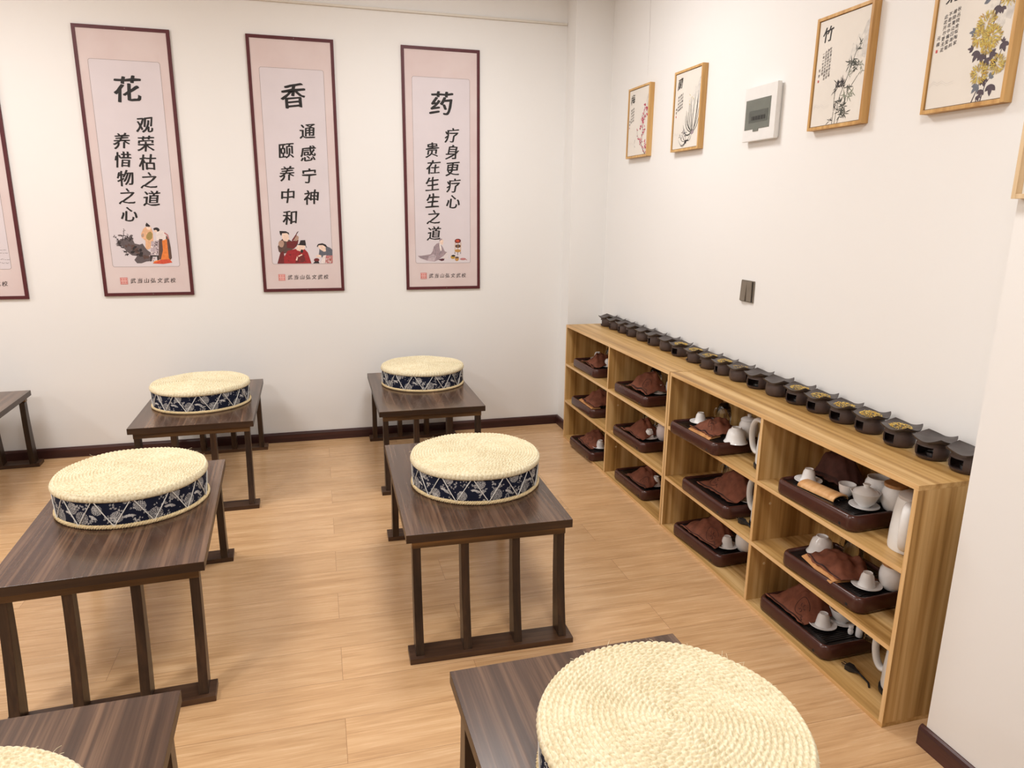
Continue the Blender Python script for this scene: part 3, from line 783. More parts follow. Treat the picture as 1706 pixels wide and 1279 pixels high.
# ------------------------------------------------------------------ round straw cushions
CR, CH = 0.257, 0.123
def straw_top(parent):
    """spiral of plaited straw, the plait modelled in relief"""
    turns = 23; p = CR/turns
    nt = 900; per = 7; nr = turns*per
    th = np.linspace(0, 2*PI, nt, endpoint=False)
    V = []; 
    rows = []
    for j in range(nr+1):
        r = max(0.0008, CR*j/nr)
        u = r/p - th/(2*PI)                     # coil coordinate
        k = np.floor(u); v = u-k                # 0..1 across one coil
        tot = (k+v*0+0.5)*2*PI + th             # running angle along the spiral
        s = p*np.maximum(tot, 0.3)**2/(4*PI)    # arc length
        dome = np.sqrt(np.clip(1-(2*v-1)**2, 0, 1))
        ph = s/0.0155 + 0.55*(v-0.5) + 0.37*k
        lump = np.abs(np.cos(PI*ph))**0.5
        z = 0.0105*dome*(0.46+0.54*lump)
        ramp = 0.012*(1-(r/CR)**2)
        dz = 0.0014*np.sin(3*th+1.1)*(r/CR)+0.001*np.sin(7*th+r*40)
        z = z+ramp+dz
        rr = r
        rows.append(np.stack([rr*np.cos(th), rr*np.sin(th), z], 1))
    # rolled outer edge with the same lumps
    s = CR*th; 
    for q in (0.25, 0.5, 0.75, 1.0):
        a = q*PI*0.95
        lump = np.abs(np.cos(PI*(s/0.0165+0.5*q)))**0.6
        rr = CR+0.0065*np.sin(a)*(0.5+0.5*lump); zz = -0.008+0.010*np.cos(a)
        rows.append(np.stack([rr*np.cos(th), rr*np.sin(th), np.full(nt, zz)+0.0014*np.sin(3*th+1.1)], 1))
    rows.append(np.stack([0.0*th, 0.0*th, np.full(nt, -0.012)], 1)*1.0+np.stack([0.002*np.cos(th), 0.002*np.sin(th), 0*th], 1))
    V = np.concatenate(rows); n = len(rows)
    i = np.arange(nt); i2 = (i+1) % nt
    F = np.concatenate([np.stack([j*nt+i, j*nt+i2, (j+1)*nt+i2, (j+1)*nt+i], 1) for j in range(n-1)])
    F = F[:, ::-1]
    me = bpy.data.meshes.new('straw_top')
    me.vertices.add(len(V)); me.vertices.foreach_set('co', V.astype(np.float32).ravel())
    me.loops.add(F.size); me.loops.foreach_set('vertex_index', F.astype(np.int32).ravel())
    me.polygons.add(len(F)); me.polygons.foreach_set('loop_start', np.arange(0, F.size, 4, dtype=np.int32))
    me.update(calc_edges=True); me.materials.append(M['straw']); me.shade_smooth()
    o = bpy.data.objects.new('straw_top', me); COL.objects.link(o); o.parent = parent
    o.location = (0, 0, CH-0.008)
    return o
def fabric_print(nc, nrw, cw, ch):
    """batik print: chrysanthemums of dots, sprays, paired leaves (0 navy, 1 white)"""
    rr = np.random.default_rng(5)
    X, Y = np.meshgrid(np.arange(nc)*cw/nc, np.arange(nrw)*ch/nrw)
    im = np.zeros((nrw, nc))
    def rel(cx, cy):
        dx = (X-cx+cw/2) % cw-cw/2; return dx, Y-cy
    def put(mask): np.maximum(im, mask*1.0, out=im)
    def leaf(cx, cy, a, s):
        dx, dy = rel(cx, cy); u = dx*math.cos(a)+dy*math.sin(a); v = -dx*math.sin(a)+dy*math.cos(a)
        inside = (np.abs(v) < 0.42*s*np.clip(1-(u/s)**2, 0, 1)) & (np.abs(u) < s)
        vein = np.abs(v) < 0.0007
        im[inside & ~vein] = 1.0
    def mum(cx, cy, s):
        dx, dy = rel(cx, cy); r = np.hypot(dx, dy); a = np.arctan2(dy, dx)
        for k in range(1, 6):
            q = s*k/5; n = max(5, int(2*PI*q/0.0055))
            ring = (np.abs(r-q) < 0.0016) & (np.cos(n*a+k) > -0.1); put(ring)
        put(r < s*0.1)
    def spray(cx, cy, a, s):
        for k in range(4):
            dx, dy = rel(cx, cy); q = s*(0.55+0.17*k)
            ddx, ddy = dx-0, dy+q*0.6
            r = np.hypot(ddx, ddy); an = np.arctan2(ddy, ddx)
            put((np.abs(r-q) < 0.0010) & (an > 0.5+a) & (an < 1.9+a))
    x = 0.0
    while x < cw-0.05:
        mum(x+rr.uniform(0, .02), rr.uniform(0.02, 0.035), rr.uniform(.017, .026))
        mum(x+0.075+rr.uniform(-.01, .01), rr.uniform(0.06, 0.09), rr.uniform(.014, .021))
        spray(x+0.045, rr.uniform(.025, .045), rr.uniform(-.3, .5), rr.uniform(.022, .032))
        for _ in range(15):
            lx, ly, a = x+rr.uniform(0, .125), rr.uniform(.008, ch-.008), rr.uniform(0, 6.28)
            s = rr.uniform(.0045, .0072)
            if im[min(nrw-1, int(ly/ch*nrw)), int((lx % cw)/cw*nc) % nc] > 0: continue
            for d in (0, 1.3, -1.3): leaf(lx+0.007*math.cos(a+d), ly+0.007*math.sin(a+d), a+d, s)
        for _ in range(8):
            dx, dy = rel(x+rr.uniform(0, .125), rr.uniform(0, ch)); put(np.hypot(dx, dy) < rr.uniform(.001, .002))
        x += 0.125
    return im
def make_cushion():
    t = thing('round_cushion', 'x', 'cushion', group='round straw cushions on the low tables')
    straw_top(t)
    # printed band
    rb = CR-0.004; z0, z1 = 0.008, CH-0.012; nc, nrw = 1000, 64
    im = fabric_print(nc, nrw, 2*PI*rb, z1-z0)
    a = np.linspace(0, 2*PI, nc, endpoint=False); zz = np.linspace(z0, z1, nrw)
    A, Z = np.meshgrid(a, zz); Q = (Z-z0)/(z1-z0)
    rad = rb+0.0025*np.sin(PI*Q)+0.0012*np.sin(13*A+2*Q)
    V = np.stack([rad*np.cos(A), rad*np.sin(A), Z], -1).reshape(-1, 3)
    i = np.arange(nc); i2 = (i+1) % nc
    F = np.concatenate([np.stack([j*nc+i, j*nc+i2, (j+1)*nc+i2, (j+1)*nc+i], 1) for j in range(nrw-1)])
    me = bpy.data.meshes.new('fabric_band')
    me.vertices.add(len(V)); me.vertices.foreach_set('co', V.astype(np.float32).ravel())
    me.loops.add(F.size); me.loops.foreach_set('vertex_index', F.astype(np.int32).ravel())
    me.polygons.add(len(F)); me.polygons.foreach_set('loop_start', np.arange(0, F.size, 4, dtype=np.int32))
    me.update(calc_edges=True)
    at = me.attributes.new('print', 'FLOAT', 'POINT'); at.data.foreach_set('value', im.astype(np.float32).ravel())
    me.materials.append(M['fabric']); me.shade_smooth()
    o = bpy.data.objects.new('fabric_band', me); COL.objects.link(o); o.parent = t
    # zigzag lacing
    n = 13; pts = []
    for k in range(2*n):
        for s in np.linspace(0, 1, 8, endpoint=False):
            ang = 2*PI*(k+s)/(2*n); q = s if k % 2 == 0 else 1-s
            pts.append(((rb+0.0045)*math.cos(ang), (rb+0.0045)*math.sin(ang), z0+0.003+(z1-z0-0.006)*q))
    b = MB(); b.tube(pts, 0.0018, 5, closed=True); b.build('lacing', M['thread'], t, smooth=True)
    # plaited rope round the foot
    b = MB()
    for ph in (0, 2*PI/3, 4*PI/3):
        pts = []; m_ = 640
        for k in range(m_):
            ang = 2*PI*k/m_; q = 60*ang+ph
            r_ = rb+0.0015+0.0042*math.cos(q); pts.append((r_*math.cos(ang), r_*math.sin(ang), 0.0085+0.0042*math.sin(q)))
        b.tube(pts, 0.0040, 5, closed=True)
    b.build('rope_trim', M['rope'], t, smooth=True)
    b = MB(); b.lathe([(0, 0.001), (rb-0.003, 0.001), (rb-0.003, 0.012), (0, 0.012)], 48); b.build('straw_underside', M['straw'], t)
    # loose straw ends
    b = MB(); rs = random.Random(4)
    for _ in range(26):
        ang = rs.uniform(0, 2*PI); r0 = CR-0.002; z = CH-0.004
        d = rs.uniform(-1, 1)
        pts = [(r0*math.cos(ang), r0*math.sin(ang), z)]
        L = rs.uniform(0.008, 0.022)
        for s in (0.5, 1.0):
            pts.append(((r0+L*s*0.7)*math.cos(ang+d*L*s*3), (r0+L*s*0.7)*math.sin(ang+d*L*s*3), z+L*s*rs.uniform(0.1, 0.7)))
        b.tube(pts, 0.00045, 4)
    b.build('loose_straw', M['straw'], t)
    return t
cu0 = make_cushion()
cushions = [(-1.102, -2.176, 0.35, 'round straw cushion with navy floral band on the middle table'),
            (-1.068, -0.435, 1.7, 'round straw cushion on the back table below the herbalist banner'),
            (-2.355, -0.631, 3.1, 'round straw cushion with navy floral band on the back table under the left banners'),
            (-2.392, -2.076, 4.2, 'round straw cushion at the far end of the left table, before the back tables'),
            (-1.066, -3.802, 5.0, 'largest round straw cushion in the foreground, its spiral top facing the camera'),
            (-2.322, -3.812, 0.9, 'round straw cushion barely peeking in at the bottom left corner')]
for i, (x, y, a, lab) in enumerate(cushions):
    o = cu0 if i == 0 else copy_tree(cu0)
    o.location = (x, y, TZ+0.0003); o.rotation_euler = (0, 0, a); o['label'] = lab

# ------------------------------------------------------------------ the two cubby shelves
SX0, SX1, SH, PT = -0.067, 0.230, 0.80, 0.016
TIER = (0.5337, 0.2749, 0.0142)
def cubby(y_far, label):
    L = 1.4998
    t = thing('cubby_shelf', label, 'shelf', (SX0, y_far, 0), group='wooden cubby shelves along the right wall')
    D = SX1-SX0
    def panel(name, x0, x1, y0, y1, z0, z1, mat, edge):
        b = MB(); b.box(x0, x1, y0, y1, z0, z1)
        o = b.build(name, [mat, edge], t, bevel=0.0007)
        for p in o.data.polygons:
            if p.normal.x < -0.9: p.material_index = 1
        return o
    panel('top_panel', 0, D, -L, 0, SH-PT, SH, M['pine_y'], M['pine_edge'])
    panel('bottom_panel', 0, D, -L, 0, 0, TIER[2], M['pine_y'], M['pine_edge'])
    for y in (0, -L+PT): panel('side_panel', 0, D, y-PT, y, TIER[2], SH-PT, M['pine_z'], M['pine_edge_z'])
    for z in TIER[:2]: panel('shelf_board', 0, D-0.005, -L+PT, -PT, z-PT, z, M['pine_y'], M['pine_edge'])
    for z0, z1 in ((TIER[2], TIER[1]-PT), (TIER[1], TIER[0]-PT), (TIER[0], SH-PT)):
        panel('divider', 0.001, D-0.005, -L/2-PT/2, -L/2+PT/2, z0, z1, M['pine_z'], M['pine_edge_z'])
    panel('back_panel', D-0.0045, D-0.0005, -L+PT, -PT, TIER[2], SH-PT, M['pine_z'], M['pine_z'])
    # cam-lock caps on the partition
    b = MB()
    for z in (TIER[1]+0.16, TIER[2]+0.16): b.lathe([(0, 0.0012), (0.005, 0.001), (0.0058, 0)], 14, (0, 0, 0))
    vs = []
    for k, z in enumerate((TIER[1]+0.155, TIER[2]+0.155)):
        n = len(b.v)//2
        for v in b.v[k*n:(k+1)*n]: vs.append((v[0]+0.07, -L/2-PT/2-v[2], v[1]+z))
    b.v = vs; b.build('cam_cap', M['rope'], t)
    return t
cubby(-0.3313, 'light wooden cubby shelf at the far end, against the corner pillar')
cubby(-1.8365, 'light wooden cubby shelf nearer the camera, next to the right pillar')

# ------------------------------------------------------------------ tea trays
def make_tray():
    t = thing('tea_tray', 'x', 'tray', group='brown tea trays in the cubbies')
    L, W_, H = 0.385, 0.250, 0.058
    def rr(i, z, r=0.035):
        return [(x, y, z) for x, y in round_rect(i, W_-i, -L/2+i, L/2-i, max(0.006, r-i), 6)]
    b = MB(); b.loft([rr(0.010, 0), rr(0.003, 0.004), rr(0, 0.014), rr(0, 0.043), rr(0.003, 0.052), rr(0.008, 0.0570), rr(0.014, 0.0570), rr(0.017, 0.053), rr(0.018, 0.045)])
    b.build('tray_body', M['tray'], t, smooth=True, angle=60)
    b = MB(); b.loft([rr(0.0185, 0.043), rr(0.0185, 0.0465)])
    n = 30
    for k in range(n):
        y = -L/2+0.045+(L-0.09)*k/(n-1); b.box(0.045, W_-0.045, y-0.0032, y+0.0032, 0.0460, 0.0495)
    b.box(0.024, 0.043, -L/2+0.036, L/2-0.036, 0.046, 0.0495); b.box(W_-0.043, W_-0.024, -L/2+0.036, L/2-0.036, 0.046, 0.0495)
    b.build('slatted_top', M['tray_top'], t)
    b = MB(); b.lathe([(0, 0.0004), (0.0055, 0.0004), (0.006, -0.002)], 14)
    b.v = [(-v[2]-0.0002, v[0]-L/2+0.055, v[1]*0.9+0.017) for v in b.v]
    b.build('drain_hole', M['hole_shade'], t)  # flat dark disc on the tray side, its colour standing in for the hole's shade
    return t
tray0 = make_tray()
ROW = ('top', 'middle', 'bottom'); COLN = ('farthest', 'second', 'third', 'nearest')
trays = {11: (-.638, -.055, .022), 12: (-.645, -.066, .008), 13: (-.720, -.094, .025), 21: (-1.335, -.052, .045), 22: (-1.333, -.050, .04), 23: (-1.378, -.048, .035),
         31: (-2.122, -.103, .05), 32: (-2.205, -.072, .022), 33: (-2.144, -.056, .08), 41: (-2.90, -.062, .058), 42: (-2.97, -.058, .07), 43: (-2.84, -.047, .035)}
where = {k: f'{ROW[k%10-1]} cubby of the {COLN[k//10-1]} column' for k in trays}
for i, (k, (y, x, a)) in enumerate(trays.items()):
    o = tray0 if i == 0 else copy_tree(tray0)
    o.location = (x, y, TIER[k % 10-1]+0.0003); o.rotation_euler = (0, 0, a)
    o['label'] = f'glossy brown tea tray in the {where[k]}'
G = 0.0500   # height of the slatted surface above its board

# ------------------------------------------------------------------ tea ware builders
def shell_prof(outer, th):
    """closed thin-wall profile from an outer line running from the bottom pole up to the lip"""
    inner = [(max(0.0, r-th), z) for r, z in outer]
    inner = [(r, z+(th if r < outer[1][0] or i == 0 else 0)) for i, (r, z) in enumerate(inner)]
    return outer + inner[::-1]
def mk_saucer():
    b = MB(); r = 0.049
    b.lathe([(0, 0.002), (r*.50, 0.0), (r*.55, 0.003), (r*.8, 0.005), (r, 0.010), (r*.99, 0.0115), (r*.78, 0.0075), (r*.5, 0.0055), (0, 0.0055)], 36)
    return b.build('saucer', M['porcelain'], None, smooth=True)
def mk_cup_down():
    b = MB()
    b.lathe([(0, 0.044), (0.0125, 0.0445), (0.0135, 0.0465), (0.0150, 0.0465), (0.0155, 0.042), (0.0195, 0.037), (0.0222, 0.024), (0.0248, 0.009), (0.0285, 0.0), (0.027, 0.0005), (0.0228, 0.009), (0.0202, 0.023), (0.0176, 0.034), (0, 0.039)], 36)
    return b.build('tea_cup', M['porcelain'], None, smooth=True)
def mk_cup_up():
    b = MB()
    b.lathe([(0, 0.002), (0.013, 0.0), (0.014, 0.003), (0.022, 0.012), (0.026, 0.026), (0.029, 0.046), (0.0275, 0.046), (0.0245, 0.026), (0.020, 0.013), (0, 0.008)], 36)
    return b.build('tea_cup', M['porcelain'], None, smooth=True)
def mk_bowl_down():
    b = MB()
    b.lathe([(0, 0.062), (0.017, 0.0615), (0.018, 0.066), (0.0205, 0.066), (0.022, 0.060), (0.033, 0.052), (0.039, 0.034), (0.043, 0.012), (0.051, 0.0), (0.049, 0.0005), (0.0405, 0.012), (0.036, 0.034), (0.030, 0.049), (0, 0.056)], 40)
    return b.build('tea_bowl', M['porcelain'], None, smooth=True)
def mk_jar(wood_lid, open_=False, mat='porcelain'):
    t = bpy.data.objects.new('lidded_jar' if wood_lid else 'porcelain_jar', None); COL.objects.link(t)
    b = MB()
    pr = [(0, 0.002), (0.026, 0.0), (0.031, 0.004), (0.041, 0.025), (0.043, 0.048), (0.040, 0.068), (0.035, 0.077), (0.036, 0.084), (0.033, 0.084), (0.032, 0.078), (0.037, 0.066), (0.039, 0.048), (0.037, 0.026), (0.028, 0.008), (0, 0.006)]
    b.lathe(pr, 40); b.build('jar_body', M[mat], t, smooth=True)
    if wood_lid:
        b = MB(); b.lathe([(0, 0.080), (0.031, 0.080), (0.031, 0.0845), (0.037, 0.0845), (0.0375, 0.093), (0.036, 0.095), (0, 0.096)], 40); b.build('wooden_lid', M['lid_wood'], t, smooth=True)
    elif not open_:
        b = MB(); b.lathe([(0, 0.080), (0.0325, 0.0843), (0.036, 0.0855), (0.034, 0.090), (0.02, 0.097), (0.009, 0.099), (0.0085, 0.103), (0.011, 0.107), (0.007, 0.111), (0, 0.112)], 40); b.build('jar_lid', M[mat], t, smooth=True)
    return t
def mk_pitcher():
    """clear glass serving pot standing mouth down"""
    t = bpy.data.objects.new('glass_pitcher', None); COL.objects.link(t)
    b = MB(); th = 0.0022
    out = [(0.033, 0.0), (0.0335, 0.012), (0.035, 0.030), (0.0345, 0.055), (0.030, 0.082), (0.022, 0.098), (0.015, 0.104), (0, 0.105)]
    inn = [(max(r-th, 0), z-(th if r < 0.034 and z > 0.06 else 0)) for r, z in out]
    b.lathe(out+inn[::-1], 36); b.build('glass_body', M['glass'], t, smooth=True)
    b = MB(); b.tube([(0.034, 0, 0.028), (0.048, 0, 0.030), (0.053, 0, 0.046), (0.049, 0, 0.064), (0.032, 0, 0.072)], 0.0030, 8); b.build('glass_handle', M['glass'], t, smooth=True)
    return t
def mk_gaiwan(lid=True):
    t = bpy.data.objects.new('lidded_tea_bowl' if lid else 'tea_bowl', None); COL.objects.link(t)
    b = MB(); m_ = M['porcelain'] 
    b.lathe([(0, 0.003), (0.018, 0.0), (0.020, 0.004), (0.034, 0.018), (0.041, 0.038), (0.047, 0.052), (0.0455, 0.053), (0.039, 0.039), (0.032, 0.020), (0, 0.008)], 40); b.build('bowl_body', m_, t, smooth=True)
    if lid:
        b = MB(); b.lathe([(0, 0.050), (0.041, 0.0455), (0.0425, 0.048), (0.034, 0.058), (0.018, 0.066), (0.0095, 0.069), (0.009, 0.072), (0.0125, 0.078), (0.011, 0.080), (0, 0.078)], 40); b.build('bowl_lid', m_, t, smooth=True)
    return t
def mk_kettle():
    t = bpy.data.objects.new('electric_kettle', None); COL.objects.link(t)
    b = MB(); b.lathe([(0, 0), (0.062, 0), (0.066, 0.004), (0.066, 0.016), (0.060, 0.020), (0, 0.020)], 48); b.build('power_base', M['black_plastic'], t, smooth=True)
    t.empty_display_size = 0.1
    b = MB(); b.lathe([(0, 0.021), (0.060, 0.021), (0.0615, 0.030), (0.0605, 0.080), (0.0565, 0.140), (0.0505, 0.180), (0.049, 0.187), (0, 0.187)], 56)
    kb = b.build('kettle_body', M['plastic_white'], t, smooth=True)
    b = MB(); b.lathe([(0, 0.0872), (0.0, 0.0872), (0.0, 0.0872)], 4) if False else None
    b = MB(); b.lathe([(0, 0.1875), (0.0490, 0.1875), (0.0485, 0.196), (0.042, 0.2005), (0, 0.2025)], 48); b.build('kettle_lid', M['grey_plastic'], t, smooth=True)
    # handle loop on local +x
    b = MB(); pts = [(0.047, 0, 0.176), (0.070, 0, 0.188), (0.094, 0, 0.180), (0.107, 0, 0.150), (0.108, 0, 0.110), (0.098, 0, 0.070), (0.080, 0, 0.050), (0.058, 0, 0.052)]
    # smooth the loop
    P = [Vector(p) for p in pts]; S = []
    for i in range(len(P)-1):
        p0, p1, p2, p3 = P[max(i-1, 0)], P[i], P[i+1], P[min(i+2, len(P)-1)]
        for k in range(6):
            q = k/6; S.append(0.5*((2*p1)+(-p0+p2)*q+(2*p0-5*p1+4*p2-p3)*q*q+(-p0+3*p1-3*p2+p3)*q**3))
    S.append(P[-1])
    rings = []
    for i, p in enumerate(S):
        tn = (S[min(i+1, len(S)-1)]-S[max(i-1, 0)]).normalized(); nn = Vector((-tn.z, 0, tn.x)); w = Vector((0, 1, 0))
        rings.append([p+nn*0.0100*math.cos(2*PI*k/12)+w*0.0145*math.sin(2*PI*k/12) for k in range(12)])
    b.loft(rings); b.build('handle', M['plastic_white'], t, smooth=True)
    # spout beak on local -x, level mark
    b = MB(); b.loft([[(-0.052, -0.016, 0.150), (-0.052, 0.016, 0.150), (-0.056, 0, 0.146)], [(-0.058, -0.014, 0.172), (-0.058, 0.014, 0.172), (-0.070, 0, 0.172)], [(-0.046, -0.018, 0.187), (-0.046, 0.018, 0.187), (-0.078, 0, 0.187)]])
    b.build('spout', M['plastic_white'], t, smooth=True)
    b = MB(); b.box(0.0610, 0.0622, -0.014, 0.014, 0.034, 0.0355); b.build('badge_line', M['black_plastic'], t)
    return t

_protos = {}
def place(kind, maker, x, y, z, label, cat, rz=0.0, group=None):
    if kind not in _protos:
        o = maker(); _protos[kind] = o
    else:
        o = copy_tree(_protos[kind])
    o.location = (x, y, z); o.rotation_euler = (0, 0, rz)
    for k in ('label', 'category', 'group'):
        if k in o: del o[k]
    return tag(o, label, cat, group)
def W(k): return where[k]
def tray_z(k): return TIER[k % 10-1]+G
def cup_on_saucer(k, x, y, extra=''):
    place('saucer', mk_saucer, x, y, tray_z(k), f'white saucer under a cup{extra} in the {W(k)}', 'saucer', group='white saucers on the tea trays')
    place('cup_down', mk_cup_down, x, y, tray_z(k)+0.0062, f'upturned white cup on a saucer{extra} in the {W(k)}', 'cup', group='upturned white tea cups')
def pitcher(k, x, y, rz=2.0): place('pitcher', mk_pitcher, x, y, tray_z(k), f'clear glass pitcher behind the towel in the {W(k)}', 'pitcher', rz, 'glass pitchers behind the towels')
def jar(k, x, y, mat='porcelain'): place('jar_'+mat, lambda: mk_jar(False, False, mat), x, y, tray_z(k), f'pale porcelain jar beside the towel in the {W(k)}', 'jar')
def wjar(k, x, y): place('wjar', lambda: mk_jar(True), x, y, tray_z(k), f'white jar with a wooden lid in the {W(k)}', 'jar')
def kettle(k, x, y, rz): place('kettle', mk_kettle, x, y, TIER[k % 10-1]+0.0003, f'white electric kettle right of the tray in the {W(k)}', 'kettle', rz, 'white electric kettles in the cubbies')

cup_on_saucer(11, 0.100, -0.505, ' behind'); cup_on_saucer(11, 0.079, -0.735, ' in front'); pitcher(11, 0.155, -0.60)
pitcher(12, 0.148, -0.60); kettle(12, 0.075, -0.990, R(100))
cup_on_saucer(13, 0.021, -0.800); pitcher(13, 0.122, -0.66)
pitcher(21, 0.160, -1.240); cup_on_saucer(21, 0.085, -1.437); jar(21, 0.152, -1.478)
cup_on_saucer(22, 0.050, -1.423); jar(22, 0.120, -1.462, 'porcelain_pink'); pitcher(22, 0.155, -1.21)
place('cup_up', mk_cup_up, 0.146, -1.365, tray_z(22), 'small upright white cup between towel and blush jar in the second column', 'cup')
cup_on_saucer(23, 0.080, -1.475); pitcher(23, 0.148, -1.33)
cup_on_saucer(31, 0.021, -1.995); pitcher(31, 0.118, -2.035)
place('bowl', mk_bowl_down, 0.030, -2.281, tray_z(31), 'large upturned white tea bowl beside the white kettle handle', 'bowl')
jar(31, 0.110, -2.25); kettle(31, 0.060, -2.494, R(104))
pitcher(32, 0.138, -2.10); kettle(32, 0.065, -2.494, R(98))
place('saucer', mk_saucer, 0.085, -2.335, tray_z(32), 'white saucer under the towel edge in the middle cubby of the third column', 'saucer', group='white saucers on the tea trays')
place('cup_up', mk_cup_up, 0.140, -2.03, tray_z(33), 'small white cup at the back of the bottom tray in the third column', 'cup')
cup_on_saucer(33, 0.058, -2.241); jar(33, 0.120, -2.288)
cup_on_saucer(41, 0.028, -2.765)
place('cup_up', mk_cup_up, 0.072, -2.912, tray_z(41), 'small white cup between the tan roll and the lidded tea bowl', 'cup')
place('saucer', mk_saucer, 0.060, -3.012, tray_z(41), 'white saucer under the lidded tea bowl in the nearest column', 'saucer', group='white saucers on the tea trays')
place('gaiwan', mk_gaiwan, 0.060, -3.012, tray_z(41)+0.0058, 'white lidded tea bowl with a knob, beside the kettle', 'tea bowl')
place('openjar', lambda: mk_jar(False, True), 0.150, -2.965, tray_z(41), 'open topped white jar behind the lidded tea bowl', 'jar')
wjar(41, 0.142, -3.052)
kettle(41, 0.056, -3.218, R(213))
for c in list([o for o in COL.objects if o.name.startswith('electric_kettle') and abs(o.location.z-TIER[0]) < .01 and o.location.y < -3.1][0].children):
    if c.name.startswith('power_base'): bpy.data.objects.remove(c)
    else: c.location.z -= 0.0205
place('bowl', mk_bowl_down, 0.070, -2.825, tray_z(42), 'large upturned white tea bowl at the back left of the middle tray, nearest column', 'bowl')
pitcher(42, 0.148, -2.90); cup_on_saucer(42, 0.053, -3.077); wjar(42, 0.128, -3.105)
cup_on_saucer(43, 0.056, -2.897)
place('saucer', mk_saucer, 0.140, -2.895, tray_z(43), 'white saucer under the open tea bowl in the bottom nearest cubby', 'saucer', group='white saucers on the tea trays')
place('tea_bowl_open', lambda: mk_gaiwan(False), 0.140, -2.895, tray_z(43)+0.0058, 'open white tea bowl on a saucer in the bottom nearest cubby', 'tea bowl')
kettle(43, 0.095, -3.236, R(100))
def mk_pick():
    b = MB(); b.lathe([(0, 0), (0.008, 0.001), (0.010, 0.008), (0.0095, 0.016), (0.007, 0.021), (0.0088, 0.027), (0.0075, 0.033), (0, 0.035)], 20); return b.build('tea_pet', M['porcelain'], None, smooth=True)
place('pet', mk_pick, 0.120, -2.966, tray_z(43), 'tiny white knobbed figure on the lowest nearest tray', 'ornament')
def mk_cyl():
    b = MB(); b.lathe([(0, 0), (0.0115, 0.001), (0.0125, 0.004), (0.012, 0.044), (0.010, 0.047), (0, 0.048)], 24); return b.build('incense_holder', M['porcelain'], None, smooth=True)
place('cyl', mk_cyl, 0.138, -2.988, tray_z(43), 'slim white porcelain cylinder beside the tiny figure on the lowest tray', 'holder')
def mk_glass_down():
    b = MB(); th = 0.0018
    out = [(0, 0), (0.018, 0.0005), (0.024, 0.008), (0.028, 0.035), (0.027, 0.052)]
    b.lathe(out+[(0.0252, 0.052), (0.0262, 0.035), (0.0222, 0.009), (0, 0.004)], 30)
    b.v = [(v[2], v[1], v[0]+0.0275) for v in b.v]
    return b.build('tea_glass', M['glass'], None, smooth=True)
place('tumbler', mk_glass_down, 0.138, -3.012, tray_z(43)+0.0005, 'small clear glass lying on its side at the right of the lowest tray', 'glass', -0.9)

# tan folded roll on the nearest top tray
def roll(p0, p1, z, label):
    a, c = Vector((*p0, 0)), Vector((*p1, 0)); d = (c-a); L = d.length
    t = thing('tea_tool_roll', label, 'roll', ((a.x+c.x)/2, (a.y+c.y)/2, z), math.atan2(d.y, d.x))
    b = MB(); rings = []
    for s in (-0.5, -0.25, 0, 0.25, 0.5):
        ring = []
        for k in range(15):
            an = PI*k/14; ring.append((s*L, -0.036*math.cos(an), 0.002+0.020*math.sin(an)**0.8))
        for k in range(14, -1, -1):
            an = PI*k/14; ring.append((s*L, -0.033*math.cos(an), 0.0005+0.017*math.sin(an)**0.8))
        rings.append(ring)
    b.loft(rings); b.build('tan_wrap', M['bamboo_roll'], t, smooth=True)
    b = MB()
    for q in (-0.016, 0, 0.014): b.tube([(-L*0.45, q, 0.008), (L*0.56, q*1.1, 0.007)], 0.003, 8)
    b.build('tool_handles', M['tray_top'], t, smooth=True)
roll((-0.002, -2.785), (0.022, -2.945), tray_z(41), 'tan folded roll of tea tools on the nearest top tray')

